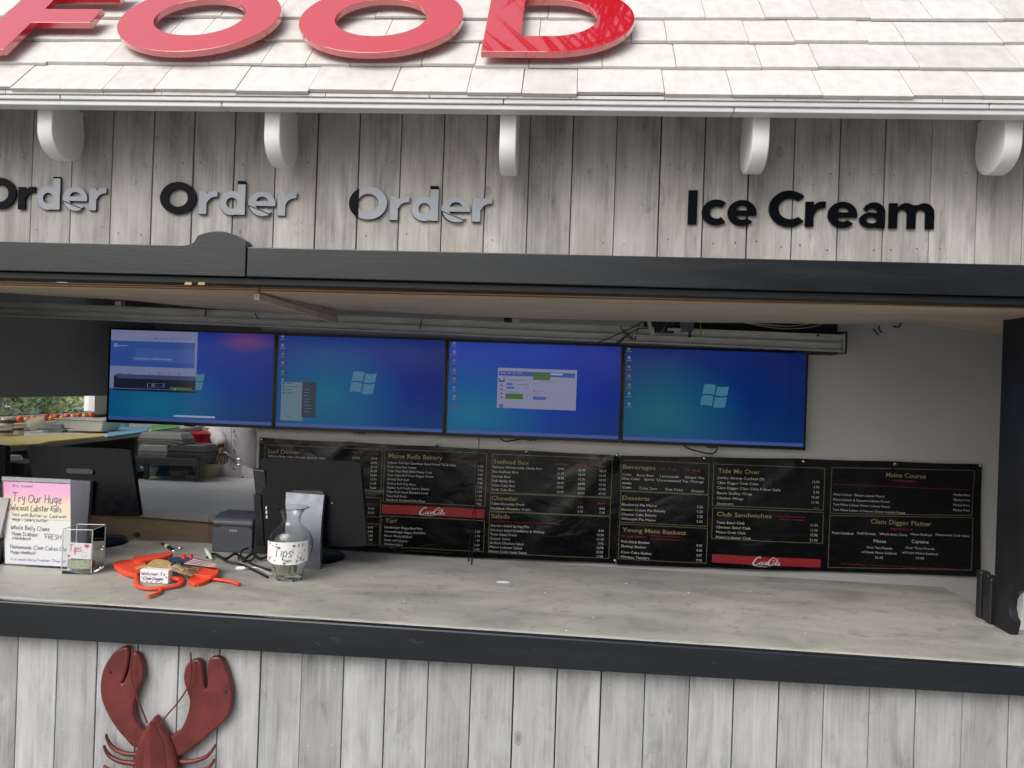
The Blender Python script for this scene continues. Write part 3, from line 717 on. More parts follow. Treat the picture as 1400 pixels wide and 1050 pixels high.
TVS = [((150,447),(378,455),(155,578)), ((380,456),(611.5,464),(384,586)), ((613,465),(852,473.5),(616,595)), ((854,474),(1105.5,481),(852.5,605))]
TVLAB = ['leftmost wall screen, a browser window open over its blue desktop', 'second wall screen from the left, start menu open at its lower left',
         'third wall screen from the left, pale control window with green blocks', 'rightmost wall screen, plain blue desktop with only icons and flag logo']
tvs = []
for i, (tl, trr, bl_) in enumerate(TVS):
    a = atY(*tl, YT); c = atY(*trr, YT)
    x0, x1 = a.x, c.x; z1 = 1.9955-.0165*i/3*.9; z0 = 1.4585-.004*i/3
    if i: x0 = tvs[-1][1]+.004
    t = thing('wall_screen', TVLAB[i], 'television', ((x0+x1)/2, YT+.03, z0), 'row of four screens on the back wall')
    bz = .011
    mb = MB(); mb.box((x0,YT-.002,z0),(x0+bz,YT+.012,z1)); mb.box((x1-bz,YT-.002,z0),(x1,YT+.012,z1)); mb.box((x0+bz,YT-.002,z1-bz),(x1-bz,YT+.012,z1)); mb.box((x0+bz,YT-.002,z0),(x1-bz,YT+.012,z0+.018))
    mb.build('bezel', 'tv_plastic', t)
    mb = MB(); mb.box((x0+.002,YT+.012,z0+.002),(x1-.002,YT+.045,z1-.002)); mb.box((x0+.2,YT+.045,z0+.1),(x1-.2,YT+.077,z1-.1)); mb.build('housing', 'black_plastic', t)
    sx0, sx1, sz0, sz1 = x0+bz, x1-bz, z0+.018, z1-bz
    mb = MB(); mb.add([(sx0,YT,sz0),(sx1,YT,sz0),(sx1,YT,sz1),(sx0,YT,sz1),(sx0,YT+.008,sz0),(sx1,YT+.008,sz0),(sx1,YT+.008,sz1),(sx0,YT+.008,sz1)],[(0,1,2,3),(5,4,7,6)]); scr = mb.build('display', 'desktop_glow_'+('one','two','three','four')[i], t)
    mb = MB(); xm = (x0+x1)/2; mb.box((xm-.028,YT-.004,z0-.006),(xm+.028,YT+.02,z0+.006)); mb.build('badge_bar', 'tv_plastic', t, bevel=.001)
    mb = MB(); mb.quad(WL(sx0,sz0),WL(sx1,sz0),WL(sx1,sz0+.018),WL(sx0,sz0+.018)); mb.build('taskbar', 'taskbar', scr)
    tvs.append((x0, x1, z0, z1, sx0, sx1, sz0, sz1, scr))
def PX(px, py): p = atY(px, py, YS); return p.x, p.z
def rect(mb, x0, y0, x1, y1, dy=0):
    """pixel corners on the screen plane -> upright rectangle"""
    a = atY(x0, y0, YS-dy); b_ = atY(x1, y1, YS-dy)
    return mb.quad((a.x,YS-dy,b_.z),(b_.x,YS-dy,b_.z),(b_.x,YS-dy,a.z),(a.x,YS-dy,a.z))
def C6(x, y): return 150+x/5.833, 440+y/5.833        # reading coordinates of the first screen
def C8(x, y): return 660+x/8.747, 480+y/8.747
def R6(mb, a, b_, c, d, dy=0): return rect(mb, *C6(a, b_), *C6(c, d), dy)
def R8(mb, a, b_, c, d, dy=0): return rect(mb, *C8(a, b_), *C8(c, d), dy)
def tx(mb, s, px, py, cap, dy=.0016, **k):
    x, z = PX(px, py); text(mb, s, lambda u,v: (u,YS-dy,v), x, z, cap=cap*.00403, **k)
s1 = tvs[0][8]
mb = MB(); R6(mb, 8, 62, 686, 550); mb.build('browser_window', 'win_light', s1)
mb = MB(); R6(mb, 10, 148, 675, 372, .0006); mb.build('page_banner', 'win_blue', s1)
mb = MB(); R6(mb, 205, 210, 675, 330, .0009); mb.build('page_photo', 'win_mid', s1)
mb = MB(); R6(mb, 34, 425, 683, 548, .0006); R6(mb, 25, 545, 690, 552, .0004); mb.build('page_footer', 'win_dark', s1)
mb = MB(); R6(mb, 480, 520, 655, 550, .0010); mb.build('green_button', 'win_green', s1)
mb = MB(); R6(mb, 45, 430, 683, 436, .001); R6(mb, 55, 448, 683, 453, .001); R6(mb, 20, 80, 110, 84, .001)
for a in (84, 162, 318, 398, 475, 553): R6(mb, a-5, 408, a+5, 418, .001)
for a, c in ((355,385),(408,465),(475,520),(525,555),(568,600),(612,650)): R6(mb, a, 133, c, 138, .001)
mb.build('page_marks', 'win_ink', s1)
mb = MB(); tx(mb, 'Control your remote computer', *C6(188, 298), 3.2); tx(mb, 'teamwork', *C6(68, 194), 2.4, dy=.002); R6(mb, 510, 742, 838, 770, .001); R6(mb, 34, 530, 250, 537, .002)
for o in ((300,490,340,522),(352,492,432,522)):
    R6(mb, o[0], o[1], o[2], o[1]+2, .002); R6(mb, o[0], o[3]-2, o[2], o[3], .002); R6(mb, o[0], o[1], o[0]+2, o[3], .002); R6(mb, o[2]-2, o[1], o[2], o[3], .002)
for o in ((36,172,60,176),(36,194,60,198),(36,172,40,198),(56,172,60,198),(36,183,60,187),(515,532,525,542),(535,537,625,541)): R6(mb, *o, .002)
mb.build('page_text', 'win_text', s1)
# flag logo, half hidden by the browser on the first screen
lg = logo_mesh(PX(274,521)[0]-.035, PX(274,521)[1], .052)
xlim = atY(*C6(690,300), YS).x
lg = bis(lg, (xlim,0,0), (1,0,0)); lg.build('flag_logo', 'logo_pale', s1)
for i, (cx, cy) in ((1,(496.5,523)), (3,(977,541))): logo_mesh(*PX(cx,cy), .066).build('flag_logo', 'logo_pale', tvs[i][8])
# icons down the left edge
def icon(i, px, py, mt, q):
    x, z = PX(px, py); mb = MB()
    if q % 3 == 0: mb.add([(x+.009*math.cos(k*.785), YS-.0004, z+.009*math.sin(k*.785)) for k in range(8)], [tuple(range(8))])
    elif q % 3 == 1: mb.quad((x-.007,YS-.0004,z-.008),(x+.007,YS-.0004,z-.008),(x+.007,YS-.0004,z+.008),(x-.007,YS-.0004,z+.008))
    else: mb.add([(x,YS-.0004,z+.010),(x-.009,YS-.0004,z-.002),(x,YS-.0004,z-.008),(x+.009,YS-.0004,z-.002)], [(0,1,2,3)])
    mb.quad((x-.014,YS-.0004,z-.018),(x+.014,YS-.0004,z-.018),(x+.014,YS-.0004,z-.015),(x-.014,YS-.0004,z-.015)); mb.build('desktop_icon', mt, tvs[i][8])
for i, x, ys in ((1,386.5,(460,472,484,496,508,519)), (2,621,(469,481,493,506,518,530,542,555)), (3,860,(476,489,501.5,514,526,538,552))):
    for q, y in enumerate(ys): icon(i, x, y, ('icon_white','icon_white','icon_orange','icon_orange','icon_orange','icon_white','icon_white','icon_red')[q], q)
# start menu on the second screen
s2 = tvs[1][8]
mb = MB(); rect(mb, 385, 522, 413.5, 575.5); mb.build('menu_list', 'menu_list', s2)
mb = MB(); rect(mb, 413.5, 522, 431, 571, .0002); mb.build('menu_column', 'menu_dark', s2)
mb = MB()
for k, (a, c) in enumerate(((388,398),(388,405),(388,395),(388,399))): rect(mb, a+3, 523.3+k*4.4, c+3, 524.6+k*4.4, .001); rect(mb, a-1.6, 522.6+k*4.4, a+.8, 525.2+k*4.4, .001)
rect(mb, 392, 568.6, 399, 569.8, .001); mb.build('menu_text', 'win_ink', s2)
mb = MB()
for k in range(8): rect(mb, 416, 532+k*4.3, 416+(8,7,6,9,7,9,10,7)[k], 533+k*4.3, .001)
mb.build('menu_marks', 'logo_pale', s2)
# control window on the third screen
s3 = tvs[2][8]
mb = MB(); R8(mb, 183, 198, 1112, 712); mb.build('control_window', 'win_pale', s3)
mb = MB(); R8(mb, 193, 236, 1103, 322, .0006); R8(mb, 193, 322, 262, 372, .0006); mb.build('title_bar', 'win_blue', s3)
mb = MB(); R8(mb, 604, 262, 806, 350, .0012); R8(mb, 272, 505, 480, 577, .0012); mb.build('green_block', 'win_green', s3)
mb = MB(); R8(mb, 813, 264, 953, 292, .0012); R8(mb, 214, 325, 242, 345, .0012); R8(mb, 222, 305, 232, 325, .0012)
for a, c in ((210,275),(300,330),(360,388),(412,470),(972,1085)): R8(mb, a, 258, c, 266, .0012)
mb.build('field', 'win_text', s3)
mb = MB(); R8(mb, 602, 542, 758, 586, .0012); R8(mb, 284, 380, 358, 408, .0012); R8(mb, 284, 424, 375, 452, .0012); R8(mb, 197, 632, 243, 678, .0012); mb.build('blue_button', 'win_mid', s3)
mb = MB()
tx(mb, 'Allow Remote Control', *C8(290, 350), 2.2, maxw=.105); tx(mb, '924 586 417', *C8(420, 410), 2.0, maxw=.062); tx(mb, '76a7', *C8(500, 452), 1.9); tx(mb, 'Unattended Access', *C8(300, 492), 1.5, maxw=.08)
tx(mb, 'Partner ID', *C8(604, 394), 1.4); tx(mb, 'Remote control', *C8(636, 482), 1.5, maxw=.045); tx(mb, 'File transfer', *C8(636, 510), 1.4, maxw=.03); tx(mb, 'Ready to connect (secure connection)', *C8(298, 684), 1.7, maxw=.10)
tx(mb, 'Control Remote Computer', *C8(690, 364), 1.6, maxw=.09)
for k in (408, 460, 508, 552): R8(mb, 212, k-9, 236, k+9, .0012)
R8(mb, 606, 464, 624, 482, .0014); mb.build('window_text', 'win_ink', s3)
# hanging leads under the screens
def lead(pts, r, lab, mat='cable_black', cat='cable', k=6, group=None):
    mb = MB(); mb.tube(catmull(pts, k), r, 6); return solo(mb, 'cable', mat, lab, cat, group)
P_ = lambda a, b_, y: atY(a, b_, y)
lead([P_(931,603,1.74), P_(939,612,1.72), P_(958,618,1.715), P_(973,620,1.715), P_(980,615,1.72), P_(980,607,1.745)], .0042, 'black lead looping below the rightmost wall screen')
lead([P_(482,588,1.745), P_(490,592,1.72), P_(500,591,1.725), P_(506,587,1.745)], .004, 'short black lead under the second wall screen')
lead([P_(682,597,1.745), P_(690,603,1.72), P_(702,602,1.725), P_(716,600,1.72), P_(726,602,1.725), P_(731,598,1.745)], .004, 'black lead in two low loops under the third wall screen')
lead([P_(655,596,1.74), P_(654.5,612,1.69), P_(652,650,1.66), P_(650.5,692,1.55), P_(648,735,1.3), atK(645,768,.004), atK(644,770,.003)], .0022, 'thin black wire hanging straight over the banner to the counter')
lead([P_(652,690,1.552), P_(646,705,1.50), P_(643,735,1.3), atK(640,767,.004)], .0022, 'thin black wire splitting off towards the counter, left strand')
# ------------------------------------------------------------------ steel channel above the screens, cut-off bracket, wires
YC = 1.50
pa, pb = atY(-30, 411, YC), atY(1152, 457.5, YC); qa, qb = atY(-30, 430, YC), atY(1150, 481, YC)
ch = thing('ceiling_channel', 'long grey metal channel hung above the four screens', 'metal channel', ((pa.x+pb.x)/2, YC, 2.05))
def seg(y0, y1, f0, f1, name, mat='galvanised'):
    mb = MB(); A = pa.lerp(qa, f0); B_ = pb.lerp(qb, f0); C_ = pa.lerp(qa, f1); D__ = pb.lerp(qb, f1)
    mb.hexa([(C_.x,y0,C_.z),(D__.x,y0,D__.z),(D__.x,y1,D__.z),(C_.x,y1,C_.z),(A.x,y0,A.z),(B_.x,y0,B_.z),(B_.x,y1,B_.z),(A.x,y1,A.z)]); return mb.build(name, mat, ch, bevel=.0015)
seg(YC-.004, YC+.06, 0, .10, 'top_flange'); seg(YC+.010, YC+.06, .10, .48, 'upper_web'); seg(YC-.006, YC+.012, .48, .56, 'rib'); seg(YC+.004, YC+.06, .56, .90, 'lower_web'); seg(YC-.010, YC+.06, .90, 1.0, 'bottom_flange')
mb = MB(); mb.box((pb.x,YC-.013,qb.z-.004),(pb.x+.010,YC+.065,pb.z+.004)); mb.build('end_plate', 'galvanised', ch, bevel=.001)
mb = MB()
for px_, py_ in ((1118.5,457),(1094.5,455.5),(1128,458.5),(1133,458.8),(1137.5,459.4)):
    p = atY(px_, py_+1.5, YC-.006); mb.lathe((0,0,0), [(.0001,0),(.0026 if px_ != 1118.5 else .006,0)], 10)
    k = len(mb.v)-20
    for v in mb.v[k:]: v.x, v.y, v.z = p.x+v.x, YC-.0052, p.z+v.y
mb.build('bolt_hole', 'cable_black', ch)
# black box that makes the dark wall strip past the channel's right end
a = atY(1156,445,1.56); c = atY(1159,483,1.56)
mb = MB(); mb.box((a.x-.22,1.562,c.z-.002),(a.x+.012,1.79,2.08)); solo(mb, 'dark_strip_box', 'ceiling_dark', 'black box making the dark strip at the right end of the metal channel', 'box')
mb = MB(); a = atY(890,448,1.62); mb.box((a.x-.02,1.60,2.075),(1.40,1.79,2.14)); solo(mb, 'dark_gap_box', 'ceiling_dark', 'black box filling the dark gap above the right end of the channel', 'cable tray')  # black box put where the gap under the ceiling lies in shade
# clamp fittings on the channel
for (px, py, w_, lab) in ((157,414,9,'grey clamp on the metal channel far left, above the leftmost screen'), (699,437,10,'small clamp with a lever on the channel above the third screen')):
    p = atY(px, py, 1.46); k = w_*.0037
    t = thing('clamp', lab, 'clamp', p, 'clamps on the metal channel')
    mb = MB(); mb.box((p.x-k,1.45,p.z-.014),(p.x+k*.1,1.49,p.z+.012)); mb.build('jaw', 'cable_black', t, bevel=.002)
    mb = MB(); mb.box((p.x+k*.12,1.45,p.z-.017),(p.x+k*1.2,1.49,p.z+.008)); mb.build('block', 'galvanised', t, bevel=.002)
# projector arm hanging above the gap between screens three and four
t = thing('screen_mount', 'bare metal mount with circuit boards hanging above the rightmost screen', 'mount', atY(917,450,1.42))
def plate4(px, y, name, mat, dy=.004):
    p = [atY(a, b_, y) for a, b_ in px]; q = [v+Vector((0,dy,0)) for v in p]; mb = MB(); mb.hexa(p+q); return mb.build(name, mat, t)
plate4([(890,459),(895,459.5),(889,436),(884,436)], 1.40, 'arm', 'galvanised', .03)
plate4([(895,455),(922,456),(919,437),(893,437)], 1.42, 'board', 'black_plastic')
plate4([(930,454),(948,453),(949,437),(930,437)], 1.44, 'board', 'grey_stand')
plate4([(903,456),(906,454),(914,440),(911,439)], 1.405, 'strut', 'chrome')
plate4([(913,452),(931,452.5),(931,449),(913,448.5)], 1.415, 'crossbar', 'galvanised')
mb = MB()
for px in ((899,441),(921,439),(926,446),(935,441)):
    p = atY(*px, 1.414); mb.tube(catmull([p+Vector((.010*math.cos(a_), 0, .010*math.sin(a_))) for a_ in (0,1,2,3,4,5)], 3), .0016, 5)
mb.build('wiring', 'chrome', t)
mb = MB(); p = atY(943,456,1.43); mb.box((p.x-.006,1.42,p.z-.02),(p.x+.006,1.435,p.z+.012)); mb.build('latch', 'cable_black', t)
mb = MB()
for k in range(7):
    p = atY(957.5+(k%2)*.6, 439+k*3.2, 1.44); mb.ball(p, .0036, 6, 4, (1,1,1.5))
mb.tube([atY(957.8,438,1.44), atY(957.8,462,1.44)], .0009, 5)
solo(mb, 'pull_chain', 'brass', 'short beaded pull chain beside the metal screen mount', 'chain')
for q, pts in enumerate(([(818,468),(838,460),(856,452),(872,444),(880,438)], [(842,470),(858,458),(872,450),(886,449)], [(846,470),(856,461),(866,464),(852,452),(848,446)], [(868,468),(870,456),(874,444)])):
    lead([atY(a, b_, 1.47+.01*q) for a, b_ in pts], .003, ('long black wire drooping left above the third screen', 'black wire curling up to the screen mount', 'black wire crossing over itself left of the screen mount', 'short upright black wire left of the screen mount')[q])
for q, pts in enumerate(([(985,437),(1030,442),(1080,446),(1118,440),(1128,437)], [(975,437),(1010,440),(1065,449),(1110,447),(1135,438)])):
    lead([atY(a, b_, 1.46+.012*q) for a, b_ in pts], .0019, ('upper pale wire sagging above the right end of the channel', 'lower pale wire sagging above the right end of the channel')[q], 'galvanised')
for (a, c, lab) in (((282,422),(277,447),'left black strap hanging down to the leftmost screen'), ((348.5,428),(358,448),'right black strap slanting down to the leftmost screen'), ((577,436),(574,450),'tiny black tie below the channel over the second screen')):
    mb = MB(); mb.tube([atY(*a, 1.455), atY(*c, 1.60 if a[0] < 500 else 1.47)], .0035, 6); solo(mb, 'strap', 'cable_black', lab, 'strap', 'black straps above the screens')
# little hooks screwed at the top right of the wall
for q, pts in enumerate(([(1194,449),(1199,456),(1201,458)], [(1202,445),(1202,451),(1206,455)], [(1221,446),(1228,447),(1232,442)])):
    mb = MB(); mb.tube(catmull([atY(a, b_, 1.2) for a, b_ in pts], 4), .0045, 6); solo(mb, 'hook', 'cable_black', ('leftmost of three dark hooks under the right plywood sheet', 'middle of three dark hooks under the right plywood sheet', 'rightmost of three dark hooks under the right plywood sheet')[q], 'hook', 'dark hooks under the plywood')

# ------------------------------------------------------------------ menu banners
YBN = 1.770
def bdy(x, z):
    """how far the vinyl stands proud of flat: soft waves and a few creases from the eyelets"""
    w_ = .0045*math.sin(x*5.1+z*3)+.003*math.sin(x*11.3-z*7+1)
    for gx, gz, ang, amp in ((.305,1.395,-2.25,.016),(.305,1.395,-2.6,.010),(-1.2,1.40,-2.3,.010),(-.65,1.39,-.9,.006),(1.3,1.39,-2.4,.008),(1.75,1.39,-2.2,.006),(-.9,.80,1.0,.010),(2.2,1.39,-2.0,.008)):
        dx, dz = x-gx, z-gz; r = math.hypot(dx, dz)
        if r < 1e-4: continue
        da = math.atan2(dz, dx)-ang
        w_ += 1.5*amp*math.exp(-(r*da/.035)**2)*math.exp(-r/.33) if abs(da) < 1.2 else 0
    return -w_
def BN(lay): return lambda u, v: Vector((u, YBN+bdy(u, v)-lay, v))
def banner(label, xa, xb, ztop, zbot, ax=60, az=26):
    t = thing('menu_banner', label, 'banner', ((xa(0)+xb(0))/2, YBN, zbot(0)), 'black vinyl menu banners')
    mb = MB(); vs = []
    for j in range(az+1):
        for i in range(ax+1):
            v = j/az; u = i/ax; x = xa(v)+(xb(v)-xa(v))*u; z = zbot(u)+(ztop(u)-zbot(u))*v; vs.append(BN(0)(x, z))
    fs = [(j*(ax+1)+i, j*(ax+1)+i+1, (j+1)*(ax+1)+i+1, (j+1)*(ax+1)+i) for j in range(az) for i in range(ax)]
    mb.add(vs, fs, True); mb.build('vinyl_sheet', 'banner_vinyl', t); return t
sagL = lambda u: .0
TL_, TM_, TR_ = atY(355,598,YBN), atY(847,622,YBN), atY(1343,634,YBN)
BM_, BR_ = atY(845,771,YBN), atY(1340,787,YBN)
def sag(u, n, a): return -a*abs(math.sin(u*math.pi*n))
ban1 = banner('left black menu banner from Surf Dinner to the Salads list', lambda v: TL_.x+.004*(1-v), lambda v: TM_.x+.002, lambda u: TL_.z+(TM_.z-TL_.z)*u+sag(u,4,.004), lambda u: BM_.z+.003*math.sin(u*9))
ban2 = banner('right black menu banner from Beverages to the Clam Digger Platter', lambda v: TM_.x+.004, lambda v: BR_.x+(TR_.x-BR_.x)*v-.004*math.sin(v*3.14), lambda u: TM_.z-.002+(TR_.z-TM_.z)*u+.006*math.sin(u*3.14)+sag(u,4,.003), lambda u: BM_.z-.004+(BR_.z-BM_.z)*u)
for (px, py, bn) in ((354.5+3,601,ban1),(476,603.5,ban1),(597,608.5,ban1),(720,618,ban1),(843.5,621.5,ban1),(841,767,ban1),(963,626.5,ban2),(1099,631,ban2),(1223.5,634.5,ban2),(1340.5,636.5,ban2),(1338,782,ban2)):
    p = atY(px, py, YBN); p = BN(.002)(p.x, p.z); mb = MB(); mb.ball(p, .0095, 12, 6, (1,.45,1)); mb.tube([p+Vector((-.002,-.003,.002)), p+Vector((.008,-.006,-.006))], .003, 5)
    mb.build('eyelet', 'chrome', bn)
XF = {'A': (350,590,4.2424), 'B': (660,600,4.375), 'C': (960,610,5.525), 'D': (1120,610,5.0)}
def cv(k, x, y): ox, oy, s_ = XF[k]; p = atY(ox+x/s_, oy+y/s_, YBN); return p.x, p.z
UNIT = (YBN-CAM.y)/F          # metres per photo pixel at the banner
lay = {}
def L_(bn, mat):
    k = (bn, mat)
    if k not in lay: lay[k] = MB()
    return lay[k]
def tt(bn, k, mat, s, x0, y, x1=None, cap=14, align='l', bold=0):
    X, Z = cv(k, x0, y); s_ = XF[k][2]
    X1 = cv(k, x1, y)[0] if x1 else None
    text(L_(bn, mat), s, BN(.0016), X, Z, X1, cap=cap/s_*UNIT, align=align, bold=bold)
def box(bn, k, x0, y0, x1, y1, ybl=None, ytr=None, wd=1.0):
    X0, Z0 = cv(k, x0, y0); X1, Z1 = cv(k, x1, y1); w_ = wd*UNIT*.8; mb = L_(bn, 'print_line'); f = BN(.0010)
    def strip(a, b_, hor):
        n = max(2, int((Vector(b_)-Vector(a)).length/.04))
        for i in range(n):
            p = [a[0]+(b_[0]-a[0])*i/n, a[1]+(b_[1]-a[1])*i/n]; q = [a[0]+(b_[0]-a[0])*(i+1)/n, a[1]+(b_[1]-a[1])*(i+1)/n]
            if hor: mb.quad(f(p[0], p[1]), f(q[0], q[1]), f(q[0], q[1]+w_), f(p[0], p[1]+w_))
            else: mb.quad(f(p[0], p[1]), f(p[0]+w_, p[1]), f(q[0]+w_, q[1]), f(q[0], q[1]))
    ZL = cv(k, x0, ybl)[1] if ybl else Z1; ZR = cv(k, x1, ytr)[1] if ytr else Z0
    strip((X0,Z0),(X1,ZR),1); strip((X0,ZL),(X1+w_,Z1),1); strip((X0,ZL+w_),(X0,Z0),0); strip((X1,Z1+w_),(X1,ZR),0)
W, GO, RE = 'print_white', 'print_gold', 'print_red'
HB = .012
A1, A2 = 'l', 'r'
for args in (
 ('Surf Dinner',68,125,257,26),('Maine Rolls Bakery',768,152,1082,27),('Turf',750,528,818,25)): tt('1','A',GO,args[0],args[1],args[2],args[3],args[4],bold=HB)
for s, x, y, x1 in (('Whole Belly Clam Dinner Ipswich 10oz',70,147,405),('Lobster Roll 5oz ClawMeat Hand Picked Tail & Claw',765,185,1162),('Crab Cake Roll Native',763,209,930),('Crab Meat Roll 100% Maine Crab',763,233,1020),('Clam Cake Roll Clam Digger Fritter',762,257,1030),('Shrimp Roll Gulf',761,281,888),('Scallop Roll Day Boat',760,306,925),('Oyster Roll Fresh, Sweet, Native',759,330,1005),('Clam Roll Hand Shucked Local',758,354,997),('Tuna Roll Fresh',757,378,873),('Haddock Sandwich Day Boat',755,401,980),
 ('Hamburger Angus Beef 8oz',746,560,965),('Cheeseburger Angus Beef 8oz',745,585,982),('Knock Wurst All Beef',744,609,905),('Steak and Cheese',743,634,880),('Chicken Salad',742,658,850)): tt('1','A',W,s,x,y,x1,13)
for i, s in enumerate('21.50 17.95 19.95 14.95 17.95 21.50 21.50 21.50 17.95 13.95'.split()): tt('1','A',W,s,1318-i*1.2,208+24.3*i,None,13,'r')
for i, s in enumerate('11.50 11.95 11.95 12.50 11.95'.split()): tt('1','A',W,s,1300-i*1.2,586+26*i,None,13,'r')
for i, s in enumerate('19.95 22.95 25.95 36.50 36.50 25.95 21.95 36.50'.split()): tt('1','A',W,s,702-i*.9,164+24.1*i,None,13,'r')
for i, s in enumerate('34.50 36.50'.split()): tt('1','A',W,s,686-i,453+24.5*i,None,13,'r')
for i, s in enumerate('36.95 36.95 32.95 27.95 36.95'.split()): tt('1','A',W,s,677-i*.7,562+24.2*i,None,13,'r')
tt('1','A',W,'15.95',558,160,600,13)
for s, x, y, x1 in (('Mates',562,129,607),('Captains',645,134,712),('Captains',630,424,692)): tt('1','A',RE,s,x,y,x1,13)
for s, x, y, x1, c in (('served on a fresh buttered roll with fries and coleslaw',1100,160,1318,6),('extra lobster meat available',1130,172,1290,6)): tt('1','A',RE,s,x,y,x1,c)
for b4 in ((52,78,722,347),(30,356,718,498),(22,506,712,664),(745,103,1327,434),(725,490,1318,698)): box('1','A',*b4)
for s, x, y, x1 in (('Seafood Box',65,146,278),('Chowder',54,363,209),('Salads',51,471,161)): tt('1','B',GO,s,x,y,x1,26,bold=HB)
for s, x, y, x1 in (('Famous Whole-belly Clams Box',62,173,357),('Sea Scallops Box',60,200,215),('Shrimp Box',59,228,166),('Fish Sticks Box',58,255,193),('Clam Cake Box',57,282,196),('Crab Cake Box',55,307,190),('Clam Chowder Fresh',52,391,249),('Haddock Chowder Fresh',51,419,284),
 ('Garden Salad Spring Mix',48,522,280),('Chicken Salad Cranberry & Walnut',46,549,369),('Tuna Salad Fresh',45,575,204),('Caesar Salad',44,600,163),('Grilled Chicken Salad',42,626,244),('Maine Lobster Salad',41,651,233),('Maine Crab meat Salad',40,677,260)): tt('1','B',W,s,x,y,x1,14)
for x, y, col in ((487,188,'19.95 21.95 15.95 15.95 15.95 18.95'),(613,194,'26.95 30.95 23.95 23.95 23.95 25.95'),(738,199,'48.95 55.95 43.95 43.95 43.95 47.95')):
    for i, s in enumerate(col.split()): tt('1','B',W,s,x-i*1.0,y+27.4*i,None,14,'r')
for s, x, y, x1 in (('Half Pint',436,157,508),('Full Pint',555,162,622),('Quart',692,168,738),('Cup',565,385,596),('Bowl',690,391,732)): tt('1','B',RE,s,x,y,x1,13)
for s, x, y in (('5.95',600,415),('5.95',598,442),('8.95',730,425),('7.95',729,450)): tt('1','B',W,s,x,y,None,14,'r')
tt('1','B',RE,'Choice of Dressing, Caesar, Balsamic, Vinaigrette, Oil & Vinegar',50,493,465,8)
for i, s in enumerate('8.95 11.95 11.95 9.95 14.95 22.50 19.95'.split()): tt('1','B',W,s,724-i*.8,558+25.6*i,None,14,'r')
for b4 in ((57,92,766,351),(48,325,760,464),(40,436,752,717)): box('1','B',*b4)
for s, x, y, x1 in (('Beverages',838,178,1034),('Desserts',835,364,998),('Young Mate Baskets',835,556,1214)): tt('2','B',GO,s,x,y,x1,26,bold=HB)
for s, x, y, x1 in (('Coke',835,219,888),('Root Beer',922,223,1027),('Lemonade',1060,229,1174),('Ginger Ale',1208,235,1322),('Diet Coke',835,243,938),('Sprite',965,248,1027),('Unsweetened Tea',1042,253,1230),('Orange',1240,260,1320),('Coke',835,296,888),('Coke Zero',936,302,1045),('Diet Coke',1093,308,1196),('Dasani',1247,316,1320),
 ('Blueberry Pie Maine',832,399,1041),('Boston Cream Pie Bakery',831,429,1092),('Cheese Cake Bakery',830,457,1040),('Whoopie Pie Maine',829,485,1033),('Fish Stick Basket',829,621,998),('Shrimp Basket',828,649,977),('Clam Cake Basket',827,685,1011),('Chicken Tenders',825,713,997)): tt('2','B',W,s,x,y,x1,15)
tt('2','B',W,'Bottle',836,269,890,11,bold=.02)
for s, x, y, x1 in (('1.55 - 21 oz',1060,185,1155),('2.75 - 28 oz',1205,191,1297),('10 and Under',832,588,978)): tt('2','B',RE,s,x,y,x1,14)
for s, x, y, x1 in (('all baskets are served with french fries',1000,582,1190),('and a small fountain drink or a milk',1004,600,1180)): tt('2','B',RE,s,x,y,x1,6)
for i, s in enumerate('5.25 5.25 5.25 3.50'.split()): tt('2','B',W,s,1315-i*.8,414+29*i,None,15,'r')
for i in range(4): tt('2','B',W,'9.95',1312-i*.8,646+29.3*i,None,15,'r')
for b4 in ((828,128,1345,333),(824,315,1340,524),(816,512,1335,746)): box('2','B',*b4)
for s, x, y, x1 in (('Tide Me Over',117,199,438),('Club Sandwiches',108,526,523)): tt('2','C',GO,s,x,y,x1,33,bold=HB)
for s, x, y, x1 in (('Jumbo Shrimp Cocktail (5)',112,244,468),('Clam Digger Crab Cake',111,282,424),('Clam Digger Clam Cake Fritter Style',110,320,592),('Bacon Scallop Wrap',109,359,376),('Chicken Wings',109,398,307),('Steamers',108,439,233),('Tuna Salad Club',106,581,320),('Chicken Salad Club',105,618,363),('Maine Crab Club',104,655,326),('Maine Lobster Club',103,693,365)): tt('2','C',W,s,x,y,x1,19)
for i, s in enumerate('12.95 4.95 2.95 14.50 11.95 --.--'.split()): tt('2','C',W,s,886-i*1.4,281+38.6*i,None,19,'r')
for i, s in enumerate('11.95 11.95 17.95 21.95'.split()): tt('2','C',W,s,874-i*1.2,608+37.6*i,None,19,'r')
for s, x, y, x1 in (('all of our club sandwiches are made with bacon',560,531,785),('lettuce tomato and mayonnaise',585,554,765)): tt('2','C',RE,s,x,y,x1,9)
for b4 in ((83,135,914,485),(76,466,908,738)): box('2','C',*b4)
for s, x, y, x1 in (('Maine Course',453,209,725),('Clam Digger Platter',353,528,763)): tt('2','D',GO,s,x,y,x1,31,bold=HB)
for s, x, y, x1 in (('Maine Lobster  Dinner Lobster Pound',98,336,445),('Maine Lobster & Steamers Lobster Pound',97,371,478),('Twin Maine Lobster Dinner Lobster Pound',96,405,482),('Twin Maine Lobster & Steamer Dinner Lobster Pound',94,441,584),
 ('Fresh Haddock',90,600,238),('Gulf Shrimp',260,602,386),('Whole Belly Clams',411,606,600),('Maine Scallops',622,607,770),('Homemade Crab Cake',794,610,1022),('Over Two Pounds',324,698,498),('of Fresh Maine Seafood',291,730,527),('Over Three Pounds',590,700,785),('of Fresh Maine Seafood',567,733,808),('35.95',380,768,435),('39.95',660,772,716)): tt('2','D',W,s,x,y,x1,15)
for i in range(4): tt('2','D',W,'Market Price',915-i*2,337+34.6*i,1026,15)
